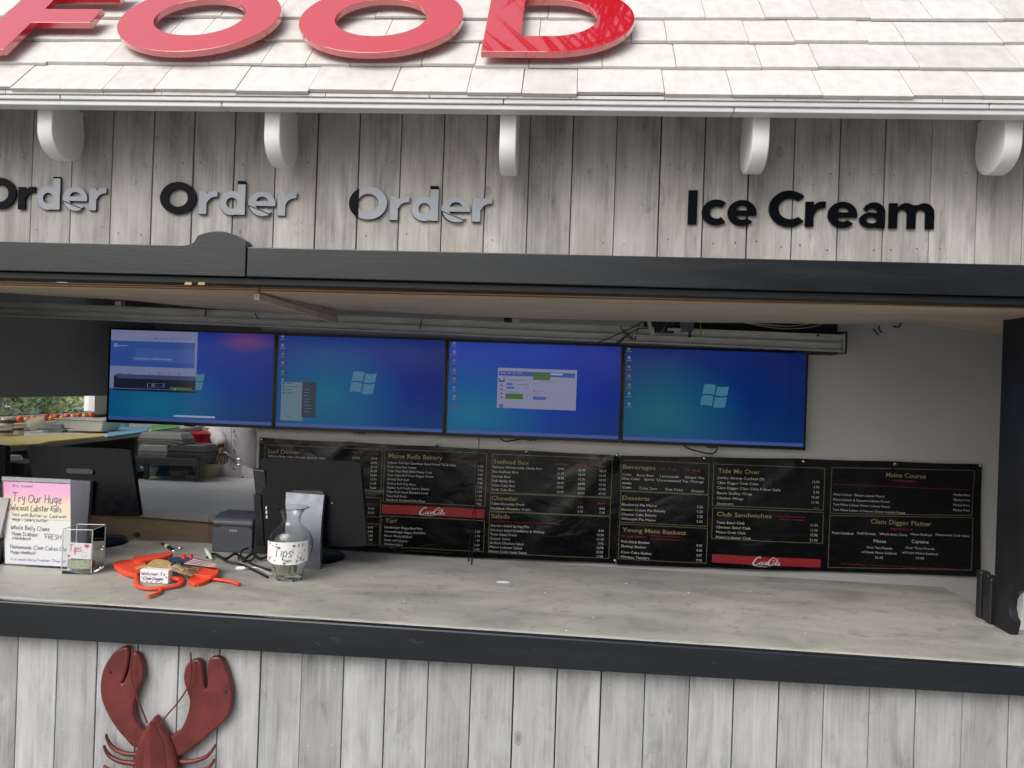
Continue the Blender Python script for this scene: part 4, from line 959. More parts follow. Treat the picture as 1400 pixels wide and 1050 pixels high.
for s, x, y, x1 in (('Mates',373,658,455),('Captains',630,660,746)): tt('2','D',W,s,x,y,x1,22)
for s, x, y, x1, c in (('Live Fresh Lobster',500,240,660,15),('Mega Portions of',487,570,635,15),('All of our lobster dinners are cooked fresh to order and served with drawn butter corn on the cob and coleslaw',100,262,1020,7),('Clam Digger Platters are served with french fries, coleslaw, tartar sauce and homemade clam cakes',150,806,940,7)): tt('2','D',RE,s,x,y,x1,c)
for b4 in ((85,148,1041,474,463,166),(72,477,1034,847,832,488)): box('2','D',*b4)
# red drink panels with the script logo
def red_panel(bn, k, x0, y0, x1, y1, lx0, ly0, lx1, ly1):
    X0, Z0 = cv(k, x0, y0); X1, Z1 = cv(k, x1, y1); mb = MB(); n = 16; f = BN(.0011)
    for i in range(n):
        a = X0+(X1-X0)*i/n; c = X0+(X1-X0)*(i+1)/n; mb.quad(f(a,Z1), f(c,Z1), f(c,Z0), f(a,Z0))
    par = ban1 if bn == '1' else ban2
    pnl = mb.build('logo_panel', 'panel_red', par)
    ax, az = cv(k, lx0, ly1); bx, bz = cv(k, lx1, ly0); sx = (bx-ax)/10.6; sz = (bz-az)/5.0
    fn = lambda u, v: BN(.0020)(ax+(u+.12*v)*sx, az+v*sz)
    mb = MB()
    def st(p, w_): ribbon(mb, p, w_, lambda u, v: fn(u, v), k=5)
    st([(2.6,3.7),(2.3,4.5),(1.5,4.3),(.7,3.2),(.2,1.9),(.3,.9),(1.1,.6),(2.0,1.2),(2.7,2.0)], [.15,.55,.45,.6,.75,.6,.35,.2])       # C
    st([(.9,.35),(2.0,.15),(3.4,.25),(5.0,.0),(5.9,.35)], [.08,.2,.28,.2,.08])                                                        # underline tail
    st([(2.9,2.3),(2.5,1.9),(2.45,1.2),(2.9,.9),(3.3,1.4),(3.3,2.0),(2.9,2.3)], [.2,.45,.3,.2,.4,.3,.2])                              # o
    st([(4.2,2.2),(3.8,2.3),(3.55,1.7),(3.65,1.05),(4.0,.95),(4.45,1.5)], [.3,.2,.45,.35,.2,.15])                                     # c
    st([(5.2,2.2),(4.8,2.3),(4.55,1.7),(4.65,1.05),(5.0,1.1),(5.2,1.7),(5.3,2.3),(5.15,1.2),(5.35,.95),(5.7,1.5)], [.3,.2,.45,.35,.2,.25,.4,.4,.25,.1])   # a
    st([(5.45,2.35),(6.0,2.5)], [.32,.32])                                                                                            # hyphen
    st([(8.0,4.2),(7.4,4.6),(6.6,3.9),(6.0,2.7),(5.95,1.4),(6.5,.7),(7.2,1.1),(7.7,1.9)], [.12,.5,.35,.6,.75,.5,.3,.15])               # C
    st([(6.9,3.6),(7.6,3.2),(8.6,3.9),(9.6,4.0)], [.1,.3,.3,.08])
    st([(7.9,2.3),(7.5,1.9),(7.45,1.2),(7.9,.9),(8.3,1.4),(8.3,2.0),(7.9,2.3)], [.2,.45,.3,.2,.4,.3,.2])
    st([(8.6,1.6),(9.1,2.8),(9.1,3.5),(8.85,3.2),(8.65,1.9),(8.75,1.0),(9.2,1.3)], [.1,.2,.25,.4,.45,.35,.1])
    st([(10.0,2.2),(9.6,2.3),(9.35,1.7),(9.45,1.05),(9.8,1.1),(10.0,1.7),(10.1,2.3),(9.95,1.2),(10.15,.95),(10.6,1.4)], [.3,.2,.45,.35,.2,.25,.4,.4,.25,.1])
    mb.build('script_logo', 'print_white', pnl)
red_panel('1','A',730,423,1325,502,945,440,1098,487)
red_panel('2','C',75,815,895,918,375,836,590,905)
for (bn, mat), mb in lay.items():
    mb.build({'print_white':'menu_text','print_gold':'menu_heading','print_red':'menu_note','print_line':'menu_border'}[mat], mat, ban1 if bn == '1' else ban2)
# soft roll of vinyl curling up below the left banner, by the monitor foot
mb = MB(); mb.tube(catmull([atY(440,748,1.74), atY(500,744,1.735), atY(530,748,1.735), atY(545,755,1.745), atY(560,753,1.75), atY(620,757,1.75)], 6), .006, 6, flat=.6); mb.build('rolled_hem', 'cable_black', ban1)
# ------------------------------------------------------------------ counter: registers
def slab(c4, th, mat, name, parent, r=.06, grow=0):
    """rounded slab through four corners (bl, br, tr, tl) with thickness th behind"""
    bl, br, tr_, tl = c4; nrm = (br-bl).cross(tl-bl).normalized()     # towards the camera
    fn = lambda u, v, w: (bl*(1-u)+br*u)*(1-v)+(tl*(1-u)+tr_*u)*v - nrm*(th/2) + nrm*w
    mb = MB(); mb.plate([rrect(0,0,1,1,r,6)], th, fn, bev=0); return mb.build(name, mat, parent, bevel=.004)
def monitor(label, px, yt, yb, th=.03):
    c4 = [atY(*px[0], yb), atY(*px[1], yb), atY(*px[2], yt), atY(*px[3], yt)]
    t = thing('register_monitor', label, 'monitor', Vector(((c4[0].x+c4[1].x)/2, yb, ctz(c4[0].x))), 'black register monitors facing away')
    slab(c4, th, 'pos_plastic', 'housing', t, .05); nrm = (c4[1]-c4[0]).cross(c4[3]-c4[0]).normalized()
    off = -nrm*(th+.006); q = [c+off for c in c4]; cc = sum(q, Vector())/4; q = [cc+(v-cc)*.97 for v in q]
    slab(q, .006, 'tv_plastic', 'screen_glass', t, .03)
    return t, c4, nrm
t, c4, nrm = monitor('black register monitor seen from behind, right of the receipt printer', [(363,749),(502,747),(493,631),(355,625.5)], .72, .66)
def onp(u, v, w=0): return (c4[0]*(1-u)+c4[1]*u)*(1-v)+(c4[3]*(1-u)+c4[2]*u)*v+nrm*w
mb = MB(); mb.plate([rrect(.30,.55,.62,.64,.03,4)], .010, lambda u,v,w: onp(u,v,.005+w)); mb.build('stand_mount', 'black_plastic', t, bevel=.002)
# flat curved stand and disc foot
tops = [atY(391,673,.655), atY(443,677,.655)]; bots = [atK(391,777.5), atK(438,779)]
bots[0].y = bots[1].y = .60
mb = MB(); n = 10; vs = []
for i in range(n+1):
    v = i/n; cur = -.018*math.sin(v*math.pi)
    for s_ in (0, 1):
        p = bots[s_].lerp(tops[s_], v); vs += [p+Vector((0,cur,0)), p+Vector((0,cur+.024,0))]
fs = []
for i in range(n):
    a = 4*i; fs += [(a,a+2,a+6,a+4),(a+3,a+1,a+5,a+7),(a+1,a,a+4,a+5),(a+2,a+3,a+7,a+6)]
fs += [(0,1,3,2),(4*n,4*n+2,4*n+3,4*n+1)]; mb.add(vs, fs, True); mb.build('stand', 'grey_stand', t)
p = atK(421,766); mb = MB(); mb.lathe((p.x+.005,p.y+.055,p.z), [(.0001,0),(.135,0),(.137,.005),(.128,.014),(.03,.020),(.0001,.020)], 40); mb.build('foot', 'pos_plastic', t)
mb = MB()
for k in range(3): q = onp(.035, .44-.05*k, .001); mb.box((q.x-.003,q.y-.003,q.z-.006),(q.x+.003,q.y+.001,q.z+.006))
mb.build('port', 'cable_white', t)
mb = MB(); a = onp(.69,.50,.002); mb.ball(a, .004, 8, 6); mb.build('screw', 'chrome', t)
# card reader clipped to its left edge
c = [atY(349,676,.70), atY(366,678,.70), atY(362,643,.70), atY(345,641,.70)]
mb = MB(); mb.hexa([p for p in c]+[p+Vector((0,.05,0)) for p in c]); cr = solo(mb, 'card_reader', 'black_plastic', 'black card reader clipped to the left edge of the right monitor', 'card reader', bevel=.005)
c = [atY(350,746,.74), atY(361,747,.74), atY(356,676,.74), atY(347,676,.74)]
mb = MB(); mb.hexa(c+[p+Vector((0,.02,0)) for p in c]); mb.build('bracket', 'tv_plastic', cr)
# middle monitor
t, c4, nrm = monitor('black register monitor seen from behind, behind the pink and yellow sign', [(52,703),(191,706),(178,614),(36,608.5)], .83, .78)
mb = MB(); mb.plate([rrect(.36,.60,.62,.68,.03,4)], .010, lambda u,v,w: onp(u,v,.005+w)); mb.build('stand_mount', 'black_plastic', t, bevel=.002)
mb = MB(); A = [atK(88,748), atK(114,749)]; B_ = [atY(88,656,.775), atY(124,658,.775)]
for q in A: q.y = .745
mb.hexa([A[0],A[1],A[1]+Vector((0,.022,0)),A[0]+Vector((0,.022,0)),B_[0],B_[1],B_[1]+Vector((0,.022,0)),B_[0]+Vector((0,.022,0))]); mb.build('stand', 'grey_stand', t, bevel=.002)
p = atK(120,746); mb = MB(); mb.lathe((p.x-.01,.835,p.z), [(.0001,0),(.135,0),(.137,.005),(.128,.014),(.03,.020),(.0001,.020)], 40); mb.build('foot', 'pos_plastic', t)
# third monitor, only its edge in view
t, c4, nrm = monitor('black register monitor at the left edge of the photo, mostly out of view', [(-130,700),(5,704),(8,608),(-140,602)], .80, .76)
mb = MB(); q = atK(-60,750); mb.lathe((q.x,q.y,q.z), [(.0001,0),(.135,0),(.137,.005),(.128,.014),(.0001,.018)], 32); mb.build('foot', 'pos_plastic', t)
mb = MB(); mb.box((q.x-.06,q.y-.01,q.z+.014),(q.x+.06,q.y+.012,q.z+.30)); mb.build('stand', 'grey_stand', t, bevel=.002)
p = atY(0,668,.70)
tt_ = thing('card_terminal', 'grey card terminal with a pale screen at the far left edge', 'card terminal', atK(-6,770))
q = atK(-2,772); mb = MB(); mb.hexa([(q.x-.08,q.y,q.z),(q.x+.004,q.y,q.z),(q.x+.004,q.y+.08,q.z),(q.x-.08,q.y+.08,q.z),(q.x-.08,q.y+.10,q.z+.33),(q.x+.002,q.y+.10,q.z+.33),(q.x+.002,q.y+.14,q.z+.33),(q.x-.08,q.y+.14,q.z+.33)]); mb.build('housing', 'pos_plastic', tt_, bevel=.006)
mb = MB(); mb.hexa([(q.x-.07,q.y+.008,q.z+.10),(q.x-.006,q.y+.008,q.z+.10),(q.x-.006,q.y+.03,q.z+.10),(q.x-.07,q.y+.03,q.z+.10),(q.x-.07,q.y+.055,q.z+.25),(q.x-.008,q.y+.055,q.z+.25),(q.x-.008,q.y+.08,q.z+.25),(q.x-.07,q.y+.08,q.z+.25)]); mb.build('screen', 'grey_plastic', tt_)

# receipt printer
pr = thing('receipt_printer', 'dark grey receipt printer with EPSON on its front', 'printer', atK(318,755))
b0 = atK(289.5,750); b1 = atK(344.5,754.5); yy = .80
ztop = atY(317,711,yy).z; zb = ctz(-1.43)
xa = atY(290,730,yy).x; xb = atY(345,733,yy).x
mb = MB(); mb.plate([[(yy,zb),(yy+.155,zb),(yy+.155,ztop+.018),(yy+.06,ztop+.020),(yy+.012,ztop+.004),(yy,ztop-.010)]], xb-xa, lambda u,v,w: ((xa+xb)/2+w,u,v)); mb.build('housing', 'printer_grey', pr, bevel=.006)
mb = MB(); mb.plate([[(yy+.01,zb),(yy+.15,zb),(yy+.15,ztop+.012),(yy+.06,ztop+.014),(yy+.012,ztop-.006)]], .062, lambda u,v,w: (xb+.031+w,u,v)); mb.build('side_cover', 'black_plastic', pr, bevel=.006)
mb = MB(); mb.box((xa+.002,yy-.003,ztop-.026),(xb-.002,yy+.004,ztop-.021)); mb.box((xa+.004,yy-.002,ztop-.032),(xa+.034,yy+.004,ztop-.027)); mb.box((xb-.016,yy-.002,ztop-.034),(xb-.004,yy+.004,ztop-.027)); mb.build('paper_slot', 'cable_black', pr)
mb = MB(); text(mb, 'EPSON', lambda u,v: (u,yy-.0012,v), (xa+xb)/2+.004, ztop-.050, cap=.0085, align='c', bold=.01); mb.build('maker_name', 'galvanised', pr)
# mess of black leads and plugs beside it
def klead(pts, r, lab, mat='cable_black'):
    return lead([atK(a, b_, h) for a, b_, h in pts], r, lab, mat)
klead([(283,762,.008),(292,757,.012),(300,761,.02),(312,768,.010),(330,772,.006),(352,782,.006),(366,789,.006)], .0050, 'black lead running from the white plug past the printer to the vase')
klead([(296,758,.012),(308,764,.022),(322,757,.026),(334,764,.012),(345,757,.02),(356,764,.012),(372,758,.015)], .0058, 'thick black lead bunched in front of the receipt printer')
klead([(326,764,.01),(332,752,.03),(342,750,.032),(350,757,.02),(344,766,.008),(332,768,.008)], .0042, 'small loop of black lead in front of the printer')
klead([(338,777,.005),(350,776,.006),(362,781,.006),(372,786,.006)], .0036, 'grey lead lying left of the tips vase', 'galvanised')
klead([(330,760,.012),(340,768,.012),(352,774,.010),(370,779,.008)], .0040, 'thin black lead slanting towards the tips vase')
for q, (a, c, lab, l_) in enumerate((((281,750),(289,764),'white connector upright at the end of the black lead','plug'), ((322,777),(336,777),'white connector lying flat left of the tips vase','plug'), ((327,757),(330,761),'small white clip in the bunch of black leads','clip'))):
    mb = MB(); A = atK(*a, .022 if q != 1 else .006); B_ = atK(*c, .008); mb.tube([A, A.lerp(B_,.3), A.lerp(B_,.7), B_], [.004,.008 if q < 2 else .006,.009 if q < 2 else .006,.005], 10); solo(mb, 'plug', 'cable_white', lab, l_, 'white connectors on the leads')
# pen with a wire ring
t = thing('key_fob', 'black and white key fob with a wire ring lying behind the orange ornament', 'key fob', atK(228,750))
a = atK(221,743,.008); c = atK(235,750.5,.008)
mb = MB(); mb.tube([a, a.lerp(c,.45)], [.005,.009], 10); mb.tube([a.lerp(c,.7), c], [.009,.006], 10); mb.build('grip', 'black_plastic', t)
mb = MB(); mb.tube([a.lerp(c,.45), a.lerp(c,.7)], .0095, 10); mb.build('band', 'cream_plastic', t)
mb = MB(); p = atK(241,751,.004); mb.tube([p+Vector((.022*math.cos(k*.4), .030*math.sin(k*.4), 0)) for k in range(17)], .0012, 6); mb.build('ring', 'chrome', t)

# ------------------------------------------------------------------ pen writing
SF = {'T': [[(0,1),(.7,1)],[(.35,1),(.33,0)]], 'i': [[(.08,.6),(.06,0)]], 'p': [[(.05,.6),(.03,-.35)],[(.05,.45),(.25,.62),(.42,.4),(.3,.05),(.05,.12)]], 's': [[(.38,.55),(.15,.62),(.06,.42),(.34,.22),(.28,.02),(.02,.04)]],
 'r': [[(.05,.6),(.04,0)],[(.05,.4),(.2,.6),(.34,.55)]], 'y': [[(.02,.6),(.08,.25),(.3,.2),(.38,.6)],[(.38,.6),(.32,-.2),(.1,-.35)]], 'O': [[(.4,1),(.05,.8),(.02,.3),(.35,0),(.68,.35),(.66,.8),(.4,1)]],
 'u': [[(.02,.6),(.05,.1),(.25,.02),(.38,.3),(.40,.6),(.42,0)]], 'H': [[(.03,1),(0,0)],[(.55,1),(.52,0)],[(.02,.5),(.54,.52)]], 'g': [[(.4,.5),(.2,.62),(.04,.35),(.2,.05),(.4,.25),(.42,.6),(.36,-.25),(.1,-.35)]],
 'e': [[(.05,.32),(.38,.34),(.3,.6),(.08,.45),(.06,.12),(.22,0),(.42,.1)]], 'a': [[(.38,.5),(.18,.62),(.03,.32),(.16,.03),(.36,.2),(.4,.58),(.42,0)]], 'b': [[(.06,1),(.04,0),(.28,.02),(.42,.35),(.25,.58),(.05,.4)]], 'c': [[(.38,.5),(.18,.6),(.03,.3),(.18,.0),(.4,.1)]],
 'd': [[(.36,.5),(.16,.6),(.03,.3),(.16,.02),(.36,.2)],[(.4,1),(.40,0)]], 'h': [[(.04,1),(.03,0)],[(.04,.4),(.24,.6),(.38,.4),(.38,0)]], 'k': [[(.05,1),(.03,0)],[(.35,.6),(.06,.3),(.38,0)]], 'l': [[(.06,1),(.04,.1),(.14,0)]], 'm': [[(.03,.6),(.02,0)],[(.03,.45),(.18,.6),(.26,.4),(.26,0)],[(.27,.45),(.42,.6),(.5,.4),(.5,0)]],
 'n': [[(.03,.6),(.02,0)],[(.03,.42),(.22,.6),(.34,.4),(.34,0)]], 'o': [[(.22,.6),(.03,.4),(.08,.05),(.3,.02),(.4,.35),(.22,.6)]], 't': [[(.16,.95),(.15,.1),(.3,0)],[(0,.65),(.32,.66)]], 'w': [[(0,.6),(.1,.02),(.24,.45),(.38,.02),(.5,.6)]], 'x': [[(0,.6),(.35,0)],[(.35,.6),(0,0)]], 'z': [[(0,.58),(.34,.58),(.02,.02),(.38,.02)]], 'V': [[(0,1),(.25,0),(.5,1)]], 'v': [[(0,.6),(.17,0),(.34,.6)]], 'f': [[(.34,.95),(.16,.9),(.13,0)],[(0,.55),(.3,.56)]],
 'D': [[(.04,1),(.03,0),(.4,.05),(.6,.5),(.4,.95),(.0,1)]], 'L': [[(.08,1),(.02,0),(.45,.02)]], 'R': [[(.03,0),(.05,1),(.42,.95),(.4,.55),(.06,.5),(.45,0)]], 'W': [[(0,1),(.16,0),(.33,.7),(.5,0),(.68,1)]], 'B': [[(.04,0),(.05,1),(.38,.9),(.32,.55),(.06,.52),(.42,.35),(.35,.02),(.03,0)]], 'C': [[(.55,.85),(.3,1),(.03,.6),(.12,.08),(.4,0),(.58,.15)]],
 'S': [[(.45,.85),(.2,1),(.04,.75),(.4,.35),(.3,.02),(.0,.1)]], 'F': [[(.04,0),(.05,1),(.45,1)],[(.05,.52),(.35,.54)]], 'E': [[(.45,1),(.05,1),(.03,0),(.45,0)],[(.04,.5),(.36,.52)]], 'I': [[(.05,1),(.04,0)]], 'Y': [[(0,1),(.24,.5)],[(.5,1),(.2,0)]], '"': [[(.03,1),(.02,.78)],[(.14,1),(.13,.78)]], "'": [[(.05,1),(.03,.8)]], '!': [[(.06,1),(.05,.3)],[(.05,.08),(.06,.0)]], ',': [[(.08,.08),(.02,-.12)]], '&': [[(.2,0),(.2,.5)],[(.03,.25),(.37,.27)]], '$': [[(.38,.85),(.15,.95),(.08,.65),(.38,.4),(.3,.1),(.02,.12)],[(.24,1.1),(.2,-.1)]], '1': [[(.02,.8),(.12,1),(.1,0)]]}
def hand(mb, s, fn, x0, z0, x1, cap, wd):
    adv = []; x = 0
    for ch in s:
        if ch == ' ': x += .34; adv.append(None); continue
        st = SF[ch]; adv.append(x); x += max(p[0] for q in st for p in q)+.16
    k = (x1-x0)/max(x-.16, .1); rr = random.Random(len(s)*7+int(abs(x0)*1e4))
    for ch, a in zip(s, adv):
        if a is None: continue
        jz_ = rr.uniform(-.06, .06)*cap; js = rr.uniform(.92, 1.08)
        for q in SF[ch]:
            pts = [(x0+(a+p[0]+.12*p[1])*k, z0+jz_+p[1]*cap*js) for p in q]; ribbon(mb, pts, wd, fn, k=3)
def heart(mb, fn, cx, cz, r):
    P = []
    for i in range(20):
        q = 2*math.pi*i/20; P.append(fn(cx+r*math.sin(q)**3, cz+r*(.81*math.cos(q)-.31*math.cos(2*q)-.12*math.cos(3*q)-.06*math.cos(4*q))))
    mb.add(P, [tuple(range(20))])
def smiley(mb, fn, cx, cz, r, wd):
    ribbon(mb, [(cx-r,cz),(cx-.5*r,cz-.8*r),(cx+.4*r,cz-.8*r),(cx+r,cz+.1*r)], wd, fn, k=4)
    for s_ in (-.4, .4): ribbon(mb, [(cx+s_*r,cz+.5*r),(cx+s_*r,cz+1.0*r)], wd, fn)

# ------------------------------------------------------------------ handwritten sign in a clear stand
sg = thing('handwritten_sign', 'pink and yellow handwritten sign in a clear stand, Try Our Huge lobster rolls', 'sign', atK(45,775))
ZB = ctz(-2.0)
yb, yt = .385, .455
SL = [Vector(tuple(atK(5,772))), Vector(tuple(atK(96,776)))]
sl_, sr_ = atY(6,772,yb), atY(97,775,yb); zt = atY(50,660,yt).z; zb_ = ZB+.006
xl0, xr0 = sl_.x+.003, sr_.x
xl1, xr1 = atY(4.5,660,yt).x, atY(96,661,yt).x
def SG(lay): 
    def f(u, v):   # u,v in 0..1
        return Vector(((xl0+(xl1-xl0)*v)*(1-u)+(xr0+(xr1-xr0)*v)*u, yb+(yt-yb)*v-lay, zb_+(zt-zb_)*v))
    return f
b = NB('sign_paper'); tc = b.n('ShaderNodeTexCoord'); sp = b.n('ShaderNodeSeparateXYZ'); b.l(tc.outputs['Generated'], sp.inputs[0])
ns = b.noise(b.coord((9,9,9), rnd=False), 1, 2); ad = b.n('ShaderNodeMath', operation='MULTIPLY_ADD'); b.l(ns, ad.inputs[0]); ad.inputs[1].default_value = .16; b.l(sp.outputs[2], ad.inputs[2])
col1 = b.ramp(ad.outputs[0], [(.08,(.62,.60,.68)), (.58,(.70,.68,.64)), (.72,(.76,.66,.46)), (.84,(.78,.60,.45)), (.92,(.80,.40,.52)), (1,(.78,.36,.60))])
side_ = b.ramp(sp.outputs[0], [(0,(.86,.55,.86)), (.22,(1,1,1))]); b.set(color=b.mix(.8, col1, side_, 'MULTIPLY'), rough=.6)
f0 = SG(0); mb = MB()
for i in range(6):
    for j in range(8): mb.quad(f0(i/6,j/8), f0((i+1)/6,j/8), f0((i+1)/6,(j+1)/8), f0(i/6,(j+1)/8))
paper = mb.build('paper', 'sign_paper', sg)
mb = MB(); mb.quad(SG(.001)(0,.547), SG(.001)(1,.547), SG(.001)(1,.551), SG(.001)(0,.551)); mb.build('crease', 'grey_plastic', sg)
def SS(x, y):   # reading coordinates of the enlarged photo -> u, v
    v = (845-y)/(845-338); u = (x-22-(1-v)*10)/(400); return u, v
mbk, mbb = MB(), MB()
asp = lambda lay: (lambda u, v: SG(lay)(u, v))
for s, x0, y, x1, cap, wd, tgt in (("It's Yumm!",78,370,195,15,.0055,'p'),('Try Our Huge',75,462,370,52,.011,'p'),('Delicious Lobster Rolls',52,515,370,34,.009,'k'),('"Hot with Butter or Cold with',72,552,400,20,.006,'k'),('mayo & celery butter!',78,580,290,18,.006,'k'),
    ('Whole Belly Clams',66,634,300,26,.007,'k'),('Huge Scallops',75,670,228,22,.0065,'k'),('"FRESH',266,684,370,30,.007,'k'),('Haddock',78,696,190,20,.0065,'k'),('Homemade Clam Cakes,Clam',64,752,420,24,.0065,'k'),('Huge Haddock!',66,782,218,20,.006,'k'),('It is most Very Fresher Than all',66,822,400,15,.0045,'k')):
    u0, v0 = SS(x0, y); u1, _ = SS(x1, y); hand(mbb if tgt == 'p' else mbk, s, asp(.0012), u0, v0, u1, cap/507, wd)
mbb.build('writing', 'ink_purple', paper); mbk.build('writing', 'ink_black', paper)
# clear acrylic holder: front sheet, top lip, foot
mb = MB(); fa, fb_ = SG(.0030), SG(-.0015)
o1 = .012
mb.hexa([fa(-o1,-.01), fa(1+o1,-.01), fb_(1+o1,-.01), fb_(-o1,-.01), fa(-o1,1.055), fa(1+o1,1.055), fb_(1+o1,1.055), fb_(-o1,1.055)]) if False else None
mb.quad(fa(-o1,-.01), fa(1+o1,-.01), fa(1+o1,1.055), fa(-o1,1.055)); mb.build('clear_front', 'clear_glass', sg)
mb = MB(); mb.box((xl0-.03,yb-.01,ZB+.0006),(xr0+.008,yb+.11,ZB+.0036)); mb.build('clear_foot', 'clear_glass', sg)
mb = MB(); mb.hexa([SG(.0045)(-o1,1.012), SG(.0045)(1+o1,1.012), SG(-.003)(1+o1,1.012), SG(-.003)(-o1,1.012), SG(.0045)(-o1,1.060), SG(.0045)(1+o1,1.060), SG(-.003)(1+o1,1.060), SG(-.003)(-o1,1.060)]); 
b = NB('frosted_edge'); b.set(color=(.42,.41,.44), rough=.3, alpha=.55); mb.build('top_lip', 'frosted_edge', sg)

# ------------------------------------------------------------------ square glass with tips note
pc = [atK(84,785), atK(121,786), atK(138,778)]
a, c = pc[0], pc[1]; e = (c-a); e.z = 0; L = e.length; e.normalize(); f_ = Vector((-e.y, e.x, 0))
e = Vector((math.cos(math.radians(8)), math.sin(math.radians(8)), 0)); f_ = Vector((-e.y, e.x, 0)); Wd = .108; H = .168; ZB = ctz(a.x)+.001
sqv = thing('square_glass', 'square clear glass with a tips note and folded bills', 'glass vase', a+e*Wd/2+f_*Wd/2, 'tip jars')
def Q(u, v, z): p = a+e*u+f_*v; return Vector((p.x, p.y, ZB+z))
tk = .005; mb = MB()
mb = MB(); vsq = [Q(x,y,z) for z in (0,.012) for x,y in ((0,0),(Wd,0),(Wd,Wd),(0,Wd))]; mb.hexa(vsq); mb.build('thick_base', 'vase_glass', sqv, bevel=.002)
cs = ((0,0),(Wd,0),(Wd,Wd),(0,Wd))
for k in range(4):
    (x0_,y0_), (x1_,y1_) = cs[k], cs[(k+1)%4]
    mb = MB(); mb.quad(Q(x0_,y0_,.0125), Q(x1_,y1_,.0125), Q(x1_,y1_,H), Q(x0_,y0_,H)); mb.build('pane', 'clear_glass', sqv)
    mb = MB(); mb.tube([Q(x0_,y0_,.0125), Q(x0_,y0_,H)], .0022, 6); mb.tube([Q(x0_,y0_,H), Q(x1_,y1_,H)], .0020, 6); mb.build('glass_edge', 'glass_rim', sqv)
note = MB(); zz0, zz1 = .058, .118
note.quad(Q(.012,.009,zz0), Q(.100,.009,zz0-.004), Q(.100,.011,zz1-.004), Q(.010,.011,zz1)); nt_ = tag(note.build('tips_note', 'paper_white', None), 'small Tips note standing inside the square glass', 'note')
NF = lambda u, v: Q(u, .0085, v)
mb = MB(); hand(mb, 'Tips', NF, .018, .082, .064, .028, .0022); smiley(mb, NF, .078, .072, .010, .0014); heart(mb, NF, .084, .105, .009); heart(mb, NF, .020, .066, .006); mb.build('writing', 'ink_pink', nt_)
mb = MB(); mb.quad(Q(.014,.012,.018), Q(.098,.012,.018), Q(.098,.014,.052), Q(.014,.014,.052)); mb.add([Q(.014,.016,.018), Q(.09,.05,.018), Q(.09,.055,.075), Q(.03,.03,.06)], [(0,1,2,3)]); bl2 = solo(mb, 'bill', 'dollar_green', 'pale green folded bill at the bottom of the square glass', 'banknote')
mb = MB(); mb.box((0,0,0),(.001,.001,.001)); mb = MB()
mb.hexa([Q(.062,.06,.016), Q(.096,.05,.016), Q(.098,.09,.016), Q(.07,.095,.016), Q(.066,.058,.095), Q(.094,.05,.10), Q(.097,.085,.09), Q(.07,.09,.085)]); solo(mb, 'bill', 'burlap', 'crumpled tan bill leaning in the right of the square glass', 'banknote')

# ------------------------------------------------------------------ round vase with tips band
vp = atK(389,796); VC = Vector((vp.x, vp.y+.052, ctz(vp.x)+.001))
mpp = (VC.y-CAM.y)/F
def hz(py): return (796.5-py)*mpp*.985
pr_o = [(.0001,0),(17.5,797),(18.6,794),(18.2,790),(20.5,783),(26,770),(29.6,757),(30.4,748),(29,738),(24.5,729),(17,722),(13.2,717),(12.2,712),(13.5,706),(17,700),(21.5,696.5),(24.2,695.2)]
prof = [(.0001,0)]+[(r*mpp, hz(y)) for r, y in pr_o[1:]]
P = catmull([(r,0,z) for r,z in prof[2:]], 4); outer = [prof[0], prof[1]]+[(p.x,p.z) for p in P]
inner = [(max(r-.0028,.0001), z+.001) for r, z in reversed(outer[3:])]+[(.0001, .014)]
mb = MB(); mb.lathe(VC, outer+inner, 48); 
vs_ = thing('glass_vase', 'tall curvy clear glass vase with a white Tips band', 'glass vase', VC, 'tip jars')
mb.build('glass', 'vase_glass', vs_)
def vr(z):
    for (r0, z0), (r1, z1) in zip(outer, outer[1:]):
        if z0 <= z <= z1 and z1 > z0: return r0+(r1-r0)*(z-z0)/(z1-z0)
    return .1
# paper band outside the glass
R_ = max(r for r, z in outer)+.0008
def VF(lay):
    def f(u, v):   # u metres along the arc from the camera-facing side, v height
        r = R_+.001+lay; th = -math.pi/2+.10+u/r; return VC+Vector((r*math.cos(th), r*math.sin(th), v))
    return f
def bandz(t_, top):   # t_ -1..1
    return hz(739-1*t_) if top else (hz(770)-.012*t_*0 if t_ < 0 else hz(770)) + (.0 if abs(t_) < .5 else .010*(abs(t_)-.5)*2)
n = 20; mb = MB(); f = VF(0)
UW = .094
for i in range(n):
    a_, c_ = -1+2*i/n, -1+2*(i+1)/n
    mb.quad(f(a_*UW, bandz(a_,0)), f(c_*UW, bandz(c_,0)), f(c_*UW, bandz(c_,1)), f(a_*UW, bandz(a_,1)))
band = mb.build('paper_band', 'paper_white', vs_)
f = VF(.0008); h0 = hz(770); HH = hz(739)-h0
mb = MB(); hand(mb, 'Tips', f, -.046, h0+HH*.36, .026, HH*.42, .0026); smiley(mb, f, .058, h0+HH*.42, .012, .0018); hand(mb, 'Thanks', f, -.010, h0+HH*.14, .026, HH*.13, .0013); ribbon(mb, [(-.006,h0+HH*.08),(.018,h0+HH*.10)], .0014, f)
for x_, z_ in ((.050,.80),(.066,.78),(-.072,.84),(-.074,.16),(.044,.10),(.060,.16),(.072,.12)): hand(mb, '$', f, x_-.004, h0+HH*z_, x_+.004, HH*.12, .0013)
mb.build('writing', 'ink_black', band)
mb = MB()
for x_, z_, r in ((-.022,.74,.006),(.034,.84,.006),(.0,.06,.005)): heart(mb, f, x_, h0+HH*z_, r)
mb.build('heart', 'ink_purple', band)
mb = MB()
for x_, z_, r in ((-.052,.80,.004),(-.034,.90,.004),(.030,.55,.004),(-.060,.28,.004),(-.04,.16,.004),(.076,.6,.004),(.03,.66,.003)): heart(mb, f, x_, h0+HH*z_, r)
mb.build('heart', 'ink_pink', band)
